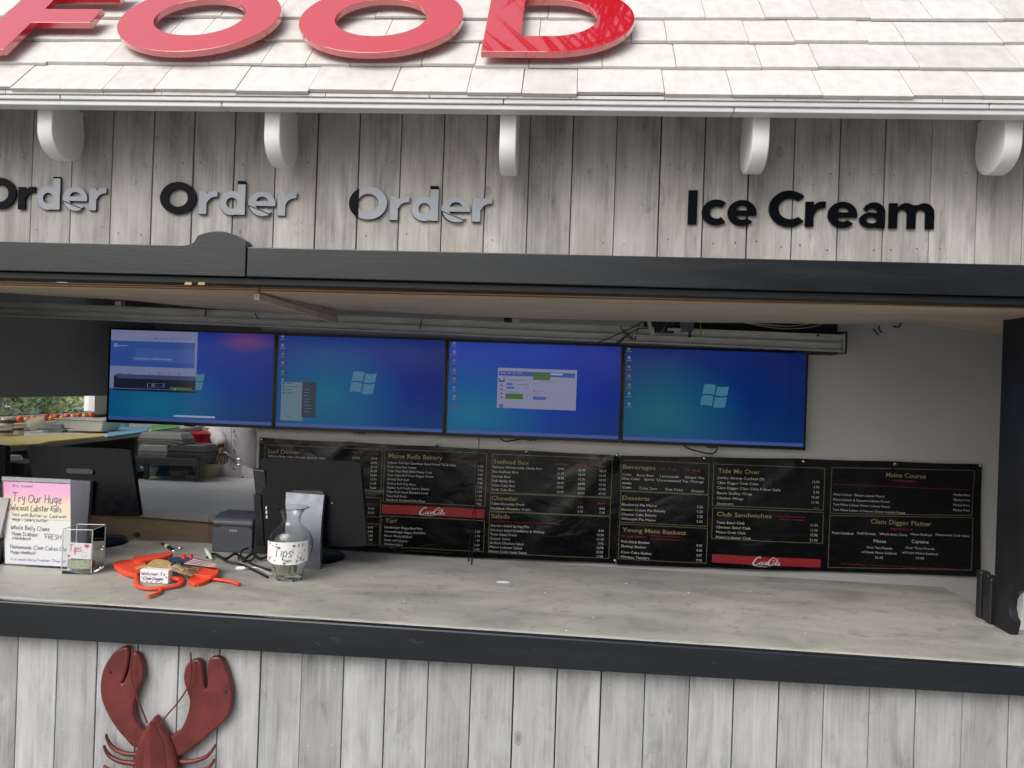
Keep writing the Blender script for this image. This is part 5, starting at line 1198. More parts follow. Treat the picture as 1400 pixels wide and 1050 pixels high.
# bills inside
for q, (dx, dy, ang, tilt, lab) in enumerate(((-.018,-.012,.1,.06,'upright bill at the left in the round vase'), (.012,-.004,-.5,-.35,'bill leaning right in the round vase'), (.004,.014,.9,.25,'bill behind the others in the round vase'))):
    mb = MB(); c_ = VC+Vector((dx,dy,.016)); ex = Vector((math.cos(ang),math.sin(ang),0))*.019; ez = Vector((math.sin(tilt)*.9, 0, math.cos(tilt)))*.066
    mb.hexa([c_-ex, c_+ex, c_+ex+Vector((0,.0015,0)), c_-ex+Vector((0,.0015,0)), c_-ex+ez, c_+ex+ez, c_+ex+ez+Vector((0,.0015,0)), c_-ex+ez+Vector((0,.0015,0))]); solo(mb, 'bill', 'dollar_green', lab, 'banknote', 'bills in the round vase')

# ------------------------------------------------------------------ orange foam lobster ornament
def OC(x, y): return 140+x/7, 740+y/7
orn = thing('foam_lobster', 'flattened orange foam lobster ornament with burlap, a small flag and a word block', 'ornament', atK(*OC(700,330)))
def foam(px, up, th, name='foam_piece', mat='foam_orange', bev=.003):
    P = [atK(*OC(*p), up+th/2) for p in px]; P2 = [(p.x, p.y) for p in catmull([(q.x,q.y,0) for q in P], 3, True)]
    mb = MB(); mb.plate([P2], th, lambda u,v,w: (u, v, ctz(u)+up+th/2+w), bev=bev, res=1); return mb.build(name, mat, orn)
foam([(290,165),(400,150),(520,135),(660,118),(668,138),(600,165),(480,190),(330,215)], .016, .016)
foam([(105,232),(170,200),(290,192),(400,205),(420,260),(330,325),(200,300)], .010, .016)
foam([(155,270),(330,320),(345,335),(200,322)], .0, .010)
foam([(860,290),(1000,262),(1095,272),(1112,318),(1040,345),(900,335)], .012, .014)
foam([(830,352),(930,345),(1035,365),(960,408),(850,418)], .0, .014)
def ftube(px, r, up, name='foam_band', flat=.72, mat='foam_orange'):
    mb = MB(); mb.tube(catmull([atK(*OC(*p), up) for p in px], 6), r, 8, flat=flat); return mb.build(name, mat, orn)
ftube([(330,340),(320,385),(350,432),(430,452),(540,450),(650,435),(735,415),(765,375),(735,342)], .0095, .010)
ftube([(660,352),(700,356),(745,372)], .009, .018)
ftube([(575,438),(550,480),(500,508),(435,530)], .0075, .009)
ftube([(835,395),(920,400),(1030,362),(1130,370),(1240,388),(1312,412)], .0085, .009)
for x in (778, 848): ftube([(x,178),(x,150),(x,132)], .008, .030, 'eye')
foam([(425,240),(500,178),(620,190),(660,225),(640,272),(520,262)], .030, .006, 'burlap_wrap', 'burlap', .001)
foam([(318,250),(400,230),(440,245),(340,262)], .026, .004, 'burlap_wrap', 'burlap', .001)
rr = random.Random(5); mb = MB()
for k in range(46):
    a_ = (rr.uniform(620,700), rr.uniform(225,285)); an = rr.uniform(-.2,.55); ln = rr.uniform(120,290)
    b_ = (a_[0]+ln*math.cos(an), a_[1]+.45*ln*math.sin(an)); m_ = ((a_[0]+b_[0])/2, (a_[1]+b_[1])/2+rr.uniform(-14,22))
    mb.tube(catmull([atK(*OC(*a_), .034), atK(*OC(*m_), rr.uniform(.032,.052)), atK(*OC(*b_), rr.uniform(.018,.034))], 4), .0013, 4)
for pts in (((330,310),(300,335),(270,355)), ((700,290),(790,330),(815,380),(810,430),(720,462)), ((600,230),(590,200),(640,195))): mb.tube(catmull([atK(*OC(*p), .012) for p in pts], 5), .0014, 4)
mb.build('raffia', 'raffia', orn)['kind'] = 'stuff'
mb = MB(); mb.tube(catmull([atK(*OC(*p), .040) for p in ((655,235),(690,205),(740,200),(770,220),(735,240),(690,238),(655,235))], 5), .003, 6); mb.build('bow', 'cable_black', orn)
# striped flag
def FLG(u, v, up=.036):   # u along, v across
    p = ((1-u)*(1-v)*Vector((770,222,0))+u*(1-v)*Vector((1060,252,0))+u*v*Vector((1108,212,0))+(1-u)*v*Vector((880,160,0)))
    return atK(*OC(p.x, p.y), up+.004*math.sin(u*7))
for k in range(9):
    mb = MB()
    for i in range(6): mb.quad(FLG(i/6,k/9), FLG((i+1)/6,k/9), FLG((i+1)/6,(k+1)/9), FLG(i/6,(k+1)/9))
    mb.build('flag_stripe', 'flag_red' if k % 2 == 0 else 'flag_white', orn)
mb = MB(); mb.add([atK(*OC(*p), h) for p, h in (((615,180),.034),((760,215),.038),((875,160),.036),((790,150),.03),((650,150),.03))], [(0,1,2,3,4)]); mb.build('flag_canton', 'flag_blue', orn)
# word block
blk = [atK(*OC(358,400), .006), atK(*OC(630,412), .006)]
yb_ = (blk[0].y+blk[1].y)/2; wz = .042
z0 = ctz(-1.6)+.022
xa, xb = atY(*OC(360,335), yb_+.02).x, atY(*OC(630,345), yb_+.02).x; Y0 = yb_+.02
zc = atY(*OC(495,338), Y0).z
mb = MB(); mb.box((xa,Y0,zc-.0245),(xb,Y0+.03,zc+.0245)); wb = mb.build('word_block', 'paper_white', orn, bevel=.0015)
BF = lambda u, v: Vector((xa+(xb-xa)*u, Y0-.0008, zc-.0245+.049*v))
mb = MB(); hand(mb, 'Welcome To', BF, .05, .60, .88, .24, .020); hand(mb, 'Clam Digger', BF, .12, .24, .84, .24, .022); mb.build('writing', 'ink_purple', wb)
mb = MB()
for u, v, r in ((.93,.5,.035),(.06,.42,.025),(.25,.1,.03),(.42,.06,.03),(.6,.1,.03),(.76,.08,.025),(.35,.52,.02)): heart(mb, lambda p, q, r=r, u=u, v=v: BF(u+(p-u), v+(q-v)*2.2), u, v, r)
mb.build('heart', 'ink_pink', wb)

# ------------------------------------------------------------------ carved lobster on the planks
def LC(x, y): p = atY(100+x/3.889, 780+y/3.889, -.03); return (p.x, p.z)
lob = thing('lobster_sign', 'carved red wooden lobster with raised claws on the lower planks', 'wall ornament', Vector((-1.25,-.02,.45)))
def carve(px, name, y0, th, bev, smooth=3):
    P = [(p.x, p.y) for p in catmull([(*LC(*q), 0) for q in px], smooth, True)]
    mb = MB(); mb.plate([P], th, lambda u,v,w: (u, y0+w, v), bev=bev, res=3); o = mb.build(name, 'lobster_red', lob)
    for pl in o.data.polygons: pl.use_smooth = len(pl.vertices) == 4
    return o
carve([(330,945),(275,895),(235,850),(195,790),(165,730),(146,670),(143,600),(157,530),(185,475),(220,430),(260,410),(288,410),(297,430),(296,470),(284,530),(266,585),(256,596),(262,600),(272,585),(290,540),(302,490),(312,450),(328,435),(348,450),(366,490),(375,545),(368,590),(348,630),(330,690),(322,740),(335,800),(370,850),(395,880)], 'claw', -.019, .026, .008)
carve([(545,985),(510,900),(530,872),(565,850),(590,810),(610,750),(617,690),(602,640),(586,580),(592,525),(610,492),(640,474),(668,476),(685,500),(692,560),(700,620),(706,628),(711,610),(713,550),(716,490),(728,466),(755,459),(782,465),(805,500),(828,560),(845,630),(846,690),(835,750),(805,800),(750,850),(670,920),(600,972)], 'claw', -.019, .026, .008)
body = carve([(438,772),(415,800),(385,840),(355,900),(335,970),(328,1050),(335,1150),(360,1230),(400,1275),(445,1285),(495,1275),(530,1235),(555,1150),(562,1050),(556,985),(540,930),(515,880),(480,830),(455,785)], 'carapace', -.026, .040, .014)
P = [LC(438,790), LC(395,860), LC(365,1000), LC(400,1200), LC(440,1240), LC(430,1000)]
mb = MB(); mb.add([(p[0],-.048,p[1]) for p in (LC(440,800), LC(400,880), LC(385,1050), LC(410,1220))]+[(p[0],-.058,p[1]) for p in (LC(436,780), LC(432,900), LC(436,1050), LC(440,1230))]+[(p[0],-.047,p[1]) for p in (LC(448,800), LC(490,900), LC(510,1050), LC(480,1220))],
    [(0,1,5,4),(1,2,6,5),(2,3,7,6),(4,5,9,8),(5,6,10,9),(6,7,11,10)]); mb.build('ridge', 'lobster_red', body)
for k in range(5):
    y = 1290+k*85; w_ = 95-k*9
    carve([(445-w_,y),(445-w_*1.05,y+45),(445-w_*.8,y+80),(445,y+90),(445+w_*.8,y+80),(445+w_*1.05,y+45),(445+w_,y),(445,y-18)], 'tail_segment', -.024+.001*k, .034-.002*k, .010)
for dx, an in ((-95,1),(0,1),(95,1)): carve([(445+dx*.3,1715),(445+dx-35,1800),(445+dx,1850),(445+dx+35,1800),(445+dx*.3+20,1715)], 'tail_fin', -.018, .020, .006)
def leg(px, r=(.0085,.0095,.008,.0065,.004)):
    mb = MB(); pts = catmull([(LC(*p)[0], -.020-(.006 if i else 0), LC(*p)[1]) for i, p in enumerate(px)], 6); n = len(pts)
    mb.tube(pts, [r[0]+(r[-1]-r[0])*(i/(n-1))**1.5 for i in range(n)], 8); mb.build('leg', 'lobster_red', lob)
leg([(335,985),(265,975),(205,940),(178,900),(172,872)]); leg([(335,1035),(255,1020),(200,995),(172,965),(160,932)]); leg([(335,1085),(250,1075),(190,1062),(158,1040)]); leg([(335,1140),(260,1150),(200,1160),(160,1150)])
leg([(550,1022),(630,1018),(700,995),(735,960),(755,928)]); leg([(555,1078),(640,1075),(705,1058),(735,1030),(748,1008)]); leg([(555,1135),(640,1140),(700,1130),(745,1105)]); leg([(550,1180),(630,1200),(700,1205),(745,1190)])
for px in ([(412,798),(385,730),(350,640),(330,575),(326,500),(333,430),(336,395)], [(470,815),(520,750),(580,680),(635,590),(643,540),(643,480),(640,424)]):
    mb = MB(); mb.tube(catmull([(LC(*p)[0], -.050, LC(*p)[1]) for p in px], 5), .0028, 6); mb.build('antenna', 'lobster_red', lob)
for p in ((448,828),(472,868),(198,538),(810,643)):
    q = LC(*p); mb = MB(); mb.ball((q[0], -.034 if p[0] in (198,810) else -.047, q[1]), .0045, 8, 6); mb.build('screw', 'black_plastic' if p[0] in (198,810) else 'lobster_red', lob)

# ------------------------------------------------------------------ kitchen on the left
XW = -5.10
# left wall with its long window (sill, frame, panes) and the grey blind above
def L4(px, py): return atX(px, py, XW)
ya, yc = 1.9, L4(129,560).y
zs, zt = L4(60,566.5).z, 2.05
lw = thing('kitchen_wall', 'dark left wall of the kitchen around the long window', 'wall', (XW, 4, 0))
mb = MB(); mb.box((XW-.1,.1,0),(XW,6.9,zs)); mb.box((XW-.1,.1,zt),(XW,6.9,2.62)); mb.box((XW-.1,.1,zs),(XW,ya,zt)); mb.box((XW-.1,yc+.95,zs),(XW,6.9,zt)); mb.build('panelling', 'kitchen_wall', lw)
win = thing('kitchen_window', 'long kitchen window with white frame under the grey blind', 'window', (XW, 3, zs))
for k, (y0, y1) in enumerate(((ya,yc),(yc+.28,yc+.95))):
    mb = MB(); mb.quad((XW-.05,y0,zs),(XW-.05,y1,zs),(XW-.05,y1,zt),(XW-.05,y0,zt)); mb.build('pane', 'clear_glass', win)
mb = MB(); mb.box((XW-.10,ya,zs-.03),(XW+.018,yc+.95,zs)); mb.build('sill', 'white_paint', win, bevel=.004)
for (y0, y1) in ((yc-.03,yc+.02),(yc+.045,yc+.24),(ya-.05,ya)):
    mb = MB(); mb.box((XW-.10,y0,zs+.001),(XW+.02,y1,zt)); mb.build('frame', 'white_paint', win, bevel=.003)
# roller blind
zbl = L4(60,539).z
mb = MB(); mb.box((XW+.05,.6,zbl-.01),(XW+.056,yc+1.1,2.34)); bl3 = solo(mb, 'roller_blind', 'dark_wall', 'dark grey roller blind drawn most of the way down the kitchen window', 'blind')
mb = MB(); mb.box((XW+.045,.6,zbl-.022),(XW+.061,yc+1.1,zbl-.010)); mb.build('hem_bar', 'dark_wall', bl3)
# plant and pot right of the frame
t = thing('potted_plant', 'small green plant in a pale pot right of the window frame', 'plant', L4(150,572))
p = L4(149,578)+Vector((.12,0,0)); mb = MB(); mb.lathe(p+Vector((0,0,-.05)), [(.0001,0),(.04,0),(.055,.085),(.048,.085),(.0001,.08)], 16); mb.build('pot', 'white_paint', t)
rr = random.Random(4); mb = MB()
for k in range(60):
    c_ = p+Vector((rr.gauss(0,.05),rr.gauss(0,.05),.07+abs(rr.gauss(0,.05)))); d_ = Vector((rr.uniform(-1,1),rr.uniform(-1,1),rr.uniform(-.5,1)))*.03; e_ = d_.cross(Vector((rr.uniform(-1,1),.3,rr.uniform(-1,1)))).normalized()*.014
    mb.add([c_-d_, c_+e_, c_+d_, c_-e_], [(0,1,2,3)])
mb.build('foliage', 'leaf_mid', t)
# prep table along that wall
ZT = 1.17
tb = thing('prep_table', 'long stainless prep table under the kitchen window', 'table', (-4.3, 4, ZT))
mb = MB(); mb.box((XW+.06,1.7,ZT-.035),(-4.0,6.4,ZT)); mb.build('top', 'stainless', tb, bevel=.004)
mb = MB(); mb.box((XW+.10,1.75,.12),(-4.06,6.3,ZT-.30)); mb.build('cabinet', 'black_plastic', tb)
for y in (1.8, 3.1, 4.6, 6.2): mb = MB(); mb.box((-4.045,y,0),(-4.005,y+.04,ZT-.036)); mb.build('leg', 'galvanised', tb)
def Zp(px, py, up=0): return atZ(px, py, ZT+up)
def slabpx(px, th, name, mat, lab, cat, up=0, group=None, bev=.002):
    P = [Zp(*p, up+th) for p in px]; mb = MB(); mb.plate([[(q.x,q.y) for q in P]], th, lambda u,v,w: (u,v,ZT+up+th/2+w+.001)); return solo(mb, name, mat, lab, cat, group, bevel=bev)
slabpx([(-60,612),(55,606.5),(66,603.5),(143,596),(141,592.5),(-60,598)], .02, 'cutting_board', 'board_yellow', 'long yellow cutting board under the kitchen window', 'cutting board')
slabpx([(146,597),(200,589.5),(205,583),(150,585)], .014, 'cutting_board', 'board_blue', 'pale blue cutting board beyond the yellow one', 'cutting board')
slabpx([(206,589),(245,584),(243,578),(206,582)], .014, 'cutting_board', 'board_green', 'green cutting board farthest along the prep table', 'cutting board')
def yat(px, py, Yv): return atY(px, py, Yv)
def onT(px, py):  return Zp(px, py)
def lump(px, base_py, w_px, h_px, name, mat, lab, cat, kind='box', group=None, flare=1.0, tabl=None):
    p = onT(px, base_py) if tabl is None else atZ(px, base_py, tabl); k = (p-CAM).dot(FW)/F; r = w_px*k/2; h = h_px*k; mb = MB()
    if kind == 'cyl': mb.lathe(p, [(.0001,0),(r,0),(r,h*.8),(r*flare,h),(r*flare*.86,h),(.0001,h*.93)], 20)
    else:
        a_, c_ = r, r*flare
        mb.hexa([p+Vector(q) for q in ((-a_,0,0),(a_,0,0),(a_,r*1.1,0),(-a_,r*1.1,0),(-c_,0,h),(c_,0,h),(c_,r*1.2,h),(-c_,r*1.2,h))])
    return solo(mb, name, mat, lab, cat, group, bevel=.003 if kind == 'box' else 0), p, k
p = onT(109,592); k = (p-CAM).dot(FW)/F; w0, w1, h = 30*k, 35*k, 18*k; mb = MB()
tub = thing('food_tub', 'translucent white food tub on the yellow cutting board', 'tub', p)
mb.hexa([p+Vector(q) for q in ((-w0,0,.02),(w0,0,.02),(w0,.28,.02),(-w0,.28,.02),(-w1,-.02,h),(w1,-.02,h),(w1,.32,h),(-w1,.32,h))]); mb.build('body', 'tub_white', tub, bevel=.008)
mb = MB(); mb.box((p.x-w1-.006,p.y-.03,p.z+h),(p.x+w1+.006,p.y+.33,p.z+h+.007)); mb.build('rim', 'tub_white', tub, bevel=.003)
def jar(px, base, w_, h_, lab):
    p = onT(px, base); k = (p-CAM).dot(FW)/F; r = w_*k/2; h = h_*k; t = thing('spice_jar', lab, 'jar', p, 'jars on the prep table')
    mb = MB(); mb.lathe(p, [(.0001,0),(r,0),(r,h*.8),(r*.8,h*.88),(.0001,h*.88)], 18); mb.build('jar_body', 'jar_brown', t)
    mb = MB(); mb.lathe(p, [(r*1.02,h*.2),(r*1.02,h*.62)], 18); mb.f = mb.f[:-2]; mb.sm = mb.sm[:-2]; mb.build('label', 'jar_label', t)
    mb = MB(); mb.lathe(p+Vector((0,0,h*.86)), [(.0001,0),(r*.84,0),(r*.84,h*.14),(.0001,h*.14)], 18); mb.build('lid', 'cream_plastic', t)
jar(7, 600, 19, 14, 'dark jar with a pale label at the far left of the table'); jar(9, 591, 17, 20, 'taller jar with label behind the dark jar'); jar(25, 597, 13, 14, 'small pale-lidded jar right of the two left jars')
p = onT(47,592); k = (p-CAM).dot(FW)/F
bt = thing('squeeze_bottle', 'pale yellow squeeze bottle tipped over on the yellow board', 'bottle', p)
q0 = p+Vector((-9*k,0,.06)); q1 = p+Vector((13*k,.02,.13)); mb = MB(); mb.tube([q0, q0.lerp(q1,.12), q0.lerp(q1,.7), q1], [.02,.055,.05,.02], 14); mb.build('bottle_body', 'cream_plastic', bt)
mb = MB(); mb.tube([q1, q1+Vector((.04,0,.06))], [.02,.008], 10); mb.build('nozzle', 'tomato_red', bt)
for (px, py, l_, lab) in ((72,596,26,'steel spatula lying on the yellow board'), (92,594.5,13,'short dark knife on the yellow board')):
    a_ = onT(px-l_/2, py-.5)+Vector((0,0,.055)); c_ = onT(px+l_/2, py)+Vector((0,0,.055)); t = thing('utensil', lab, 'utensil', a_)
    mb = MB(); mb.tube([a_, a_.lerp(c_,.5)], .016, 8, flat=.4); mb.build('handle', 'tray_black', t); mb = MB(); mb.tube([a_.lerp(c_,.5), c_], [.02,.03], 8, flat=.15); mb.build('blade', 'chrome', t)
lump(71, 591, 26, 11, 'condiment_tray', 'grey_plastic', 'grey condiment tray between the bottle and the tub', 'tray')
lump(168, 584, 15, 11, 'plastic_cup', 'board_blue', 'pale blue plastic cup beyond the white tub', 'cup', 'cyl', flare=1.15)
# the fruit along the sill
for k_, (px, py, r_, mat) in enumerate(((27,573,9.2,'tomato_red'),(46,572,9,'tomato_red'),(61.5,571,8.2,'tomato_red'),(76.5,569.8,9,'tomato_red'),(91.5,569,8.6,'tomato_red'),(107.5,568,8.2,'tomato_red'),(125,567,8.4,'tomato_red'),
      (17,573,6.5,'tomato_yellow'),(36,573.5,7,'tomato_yellow'),(69,571.5,6.6,'tomato_yellow'),(84.5,571,6.4,'tomato_yellow'),(99.5,569.5,7,'tomato_yellow'),(115.5,568,6.6,'tomato_yellow'))):
    p = atX(px, py, XW+.10); k = (p-CAM).dot(FW)/F; mb = MB(); mb.ball(p, r_*k/2, 14, 9, (1,1,.92))
    o = 'first second third fourth fifth sixth seventh'.split()
    lab = (o[k_]+' red tomato from the left in the row below the window') if k_ < 7 else (o[k_-7]+' yellow tomato from the left in the row below the window')
    solo(mb, 'tomato', mat, lab, 'tomato', 'tomatoes in a row below the kitchen window')
zf = atX(77,575.5,XW+.10).z; mb = MB(); mb.box((XW+.020,2.0,zf-.06),(XW+.155,yc+.2,zf)); solo(mb, 'fruit_shelf', 'cream_plastic', 'narrow pale shelf below the window holding the tomatoes', 'shelf', bevel=.003)

# steel worktop on a pine front, nearer, behind the left registers
st = thing('steel_worktop', 'stainless worktop on a knotty pine counter behind the registers', 'worktop', (-2.5,2.4,.95))
mb = MB(); mb.plate([[(-2.93,1.93),(-2.00,1.80),(-1.76,1.95),(-2.34,3.40),(-3.30,3.40)]], .004, lambda u,v,w: (u,v,.9485+w)); mb.build('steel_sheet', 'stainless', st)
mb = MB(); mb.plate([[(-2.93,1.928),(-2.00,1.798),(-1.76,1.948),(-2.34,3.398),(-3.30,3.398)]], .040, lambda u,v,w: (u,v,.926+w)); mb.build('edge', 'white_paint', st, bevel=.002)
mb = MB(); mb.plate([[(-2.90,1.97),(-2.02,1.845),(-1.82,2.0),(-2.38,3.30),(-3.2,3.34)]], .90, lambda u,v,w: (u,v,.452+w)); mb.build('pine_front', 'knotty_pine', st)
mb = MB(); mb.box((-3.95,2.6,0),(-3.15,3.35,1.0)); solo(mb, 'fridge_cabinet', 'black_plastic', 'low black cabinet behind the middle register', 'cabinet', bevel=.006)
a_ = atY(5,627,2.4); mb = MB(); mb.box((-4.0,2.3,0),(atY(34,640,2.3).x,2.55,atY(20,633,2.3).z)); solo(mb, 'equipment_box', 'tray_black', 'dark box with a steel lip left behind the middle register', 'equipment', bevel=.006)
mb = MB(); a_ = atY(14,628,2.33); mb.lathe(a_, [(.0001,0),(.075,0),(.06,.025),(.0001,.03)], 16); solo(mb, 'lid', 'paper_white', 'white lid lying on the dark box at far left', 'lid')

# raised shelf with the takeout boxes
YS2 = 3.0
def s2(px, py, y=YS2): return atY(px, py, y)
zsh = s2(230,626,3.0).z
sh = thing('shelf_stand', 'thick dark grey shelf raised over the steel worktop', 'shelf', s2(230,640))
A = s2(180,632); B_ = s2(269,635); RX = atY(296,620,3.42).x
mb = MB(); mb.hexa([(A.x,3.0,zsh-.055),(B_.x,3.0,zsh-.055),(RX,3.42,zsh-.055),(A.x,3.42,zsh-.055),(A.x,3.0,zsh),(B_.x,3.0,zsh),(RX,3.42,zsh),(A.x,3.42,zsh)]); mb.build('board', 'tray_black', sh, bevel=.006)
for x in (A.x+.06, B_.x-.04): mb = MB(); mb.tube([(x,3.1,.953),(x,3.1,zsh-.055)], .02, 10); mb.build('post', 'tray_black', sh)
kk = (3.1-CAM.y)/F
def clam(px0, px1, py_b, py_t, y, lab, mat='grey_plastic'):
    a_ = atY(px0, py_b, y); c_ = atY(px1, py_b, y); ht = (py_b-py_t)*kk*.93; x0, x1 = a_.x, c_.x; z0 = a_.z; t = thing('takeout_box', lab, 'takeout box', ((x0+x1)/2,y,z0), 'grey takeout boxes on the shelf')
    s_ = (x1-x0)*.035; d = .20; ht *= 1.12
    mb = MB(); mb.hexa([(x0+s_,y+s_,z0),(x1-s_,y+s_,z0),(x1-s_,y+d-s_,z0),(x0+s_,y+d-s_,z0),(x0,y,z0+ht*.45),(x1,y,z0+ht*.45),(x1,y+d,z0+ht*.45),(x0,y+d,z0+ht*.45)]); mb.build('base', mat, t, bevel=.006)
    mb = MB(); mb.hexa([(x0,y,z0+ht*.48),(x1,y,z0+ht*.48),(x1,y+d,z0+ht*.48),(x0,y+d,z0+ht*.48),(x0+s_*2,y+s_*1.6,z0+ht),(x1-s_*2,y+s_*1.6,z0+ht),(x1-s_*2,y+d-s_*1.6,z0+ht),(x0+s_*2,y+d-s_*1.6,z0+ht)]); mb.build('lid', mat, t, bevel=.008)
clam(187,229,626,608,3.04,'lower grey takeout box at the left of the shelf'); clam(187,249,608,591,3.06,'upper wide grey takeout box topmost at the left of the shelf')
clam(228,283,626,607,3.02,'black lidded takeout tray at the front right of the shelf','tray_black')
a_ = atY(229,608,3.02); mb = MB(); mb.tube([Vector((a_.x+.09+.085*math.cos(k*.4488), 3.09+.06*math.sin(k*.4488), atY(250,606,3.02).z)) for k in range(15)], .006, 6, cap=False); solo(mb, 'wire_ring', 'tray_black', 'round black rim lying on the black takeout tray', 'rim')
p = atY(266,604,3.35); mb = MB(); mb.lathe(p+Vector((0,.12,0)), [(.0001,0),(.10,0),(.105,.04),(.112,.05),(.112,.062),(.10,.07),(.07,.075),(.0001,.078)], 24); mb.box((p.x-.09,p.y+.03,p.z-.09),(p.x+.09,p.y+.2,p.z-.001)); solo(mb, 'red_container', 'red_plastic', 'round red lidded container behind the black tray', 'container')
t = thing('paper_cup_stack', 'stack of white paper cups behind the red container', 'cups', atY(284,596,3.5))
for k in range(4):
    p = atY(284,597-k*3.4,3.5); mb = MB(); mb.lathe(p, [(.0001,0),(.036,0),(.044,.013),(.044,.0145),(.0001,.015)], 18); mb.build('cup', 'cream_plastic', t)
# things under the shelf
for (px, py, w_, h_, mat, lab, nm, ct) in ((205,650,26,12,'tub_white','white enamel bowl under the left end of the shelf','bowl','bowl'), (245,652,28,10,'grey_plastic','grey bowl under the middle of the shelf','bowl','bowl')):
    p = atZ(px, py, .952); k = (p-CAM).dot(FW)/F; mb = MB(); mb.lathe(p, [(.0001,0),(w_*k*.28,0),(w_*k*.5,h_*k),(w_*k*.46,h_*k),(.0001,h_*k*.3)], 20); solo(mb, nm, mat, lab, ct)
t = thing('plastic_pitcher', 'cloudy yellowish pitcher beside the cook on the steel worktop', 'pitcher', atZ(286,652,.952))
p = atZ(286,652,.952); k = (p-CAM).dot(FW)/F; mb = MB(); mb.lathe(p, [(.0001,0),(10*k,0),(14*k,18*k),(15*k,19*k),(13*k,18.5*k),(9*k,2*k),(.0001,2*k)], 20); mb.build('body', 'pitcher_plastic', t)
mb = MB(); mb.tube(catmull([p+Vector((-12*k,0,16*k)), p+Vector((-21*k,0,14*k)), p+Vector((-19*k,0,5*k)), p+Vector((-10*k,0,3*k))], 5), .008, 8); mb.build('handle', 'pitcher_plastic', t)
# blue crate
a_ = atY(180,650,3.3); mb = MB(); mb.box((a_.x-.1,3.3,.953),(a_.x+.30,3.36,.953+.14)); b = simple('crate_blue', (.02,.07,.16), .5); solo(mb, 'blue_crate', 'crate_blue', 'dark blue crate standing in the shade under the shelf', 'crate', bevel=.004)

# ------------------------------------------------------------------ cook in a white coat
def skin_mesh(name, verts, edges, rad, mat, parent, sub=2, root_i=0):
    me = bpy.data.meshes.new(name); org = wloc(parent); me.from_pydata([Vector(v)-org for v in verts], edges, [])
    o = bpy.data.objects.new(name, me); COL.objects.link(o)
    sk = o.modifiers.new('s', 'SKIN'); sk.use_smooth_shade = True
    ss = o.modifiers.new('u', 'SUBSURF'); ss.levels = sub; ss.render_levels = sub
    for i, r in enumerate(rad):
        q = me.skin_vertices[0].data[i]; q.radius = (r, r) if not isinstance(r, tuple) else r; q.use_root = (i == root_i)
    m2 = bpy.data.meshes.new_from_object(o.evaluated_get(bpy.context.evaluated_depsgraph_get()))
    m2.name = name; m2.materials.clear(); m2.materials.append(MATS[mat])
    for p in m2.polygons: p.use_smooth = True
    bpy.data.objects.remove(o); bpy.data.meshes.remove(me)
    o = bpy.data.objects.new(name, m2); COL.objects.link(o); o.parent = parent; o.location = (0,0,0); return o
sc_ = atY(325,585,3.62); PXX, PYY = sc_.x, 3.62
cook = thing('person', 'cook in a white buttoned coat standing behind the steel worktop, one arm hanging', 'person', (PXX, PYY, 0))
hd = lambda x, y, z: (PXX+x, PYY+y, z)
hand_ = atY(304.5,623,3.30)-Vector((PXX,PYY,0))
el_ = Vector((-.235,-.04,1.14)); wr_ = Vector((hand_.x+.008,hand_.y,1.075)) if False else atY(303,611,3.34)-Vector((PXX,PYY,0))
sh_ = Vector((-.20,0,1.42))
V_ = [hd(0,0,.95), hd(0,0,1.12), hd(0,.01,1.28), hd(0,.01,1.42), hd(0,0,1.50), hd(0,-.02,1.57), hd(0,-.03,1.66), hd(0,-.01,1.74),
      hd(*sh_), hd(-.185,-.05,1.31), hd(*wr_), hd(.20,0,1.42), hd(.25,.0,1.18), hd(.27,-.04,.94), hd(-.09,0,.88), hd(-.10,-.01,.48), hd(-.10,.02,.08), hd(-.11,-.13,.03), hd(.09,0,.88), hd(.10,-.01,.48), hd(.10,.02,.08), hd(.11,-.13,.03)]
E_ = [(0,1),(1,2),(2,3),(3,4),(4,5),(5,6),(6,7),(3,8),(8,9),(9,10),(3,11),(11,12),(12,13),(0,14),(14,15),(15,16),(16,17),(0,18),(18,19),(19,20),(20,21)]
R__ = [.14,(.135,.10),(.15,.11),(.13,.09),.055,.065,.09,.075,.06,.045,.028,.06,.045,.03,.08,.055,.04,.035,.08,.055,.04,.035]
body = skin_mesh('body', V_, E_, R__, 'skin', cook)
# coat: torso and sleeves, a little larger
Vc = [hd(0,0,.78), hd(0,0,.95), hd(0,0,1.12), hd(0,.01,1.28), hd(0,.01,1.43), hd(0,0,1.485), hd(*(sh_+Vector((0,0,.0)))), hd(-.190,-.05,1.315), hd(wr_.x,wr_.y+.01,wr_.z+.008), hd(.20,0,1.42), hd(.25,0,1.18), hd(.27,-.03,.97)]
skin_mesh('coat', Vc, [(0,1),(1,2),(2,3),(3,4),(4,5),(4,6),(6,7),(7,8),(4,9),(9,10),(10,11)], [(.21,.15),(.20,.15),(.185,.145),(.19,.145),(.15,.105),.07,.085,.075,.052,.085,.070,.048], 'coat_cloth', cook)
skin_mesh('trousers', [hd(0,0,.90), hd(-.09,0,.86), hd(-.10,-.01,.48), hd(-.10,.02,.10), hd(.09,0,.86), hd(.10,-.01,.48), hd(.10,.02,.10)], [(0,1),(1,2),(2,3),(0,4),(4,5),(5,6)], [.15,.10,.075,.06,.10,.075,.06], 'trouser_cloth', cook)
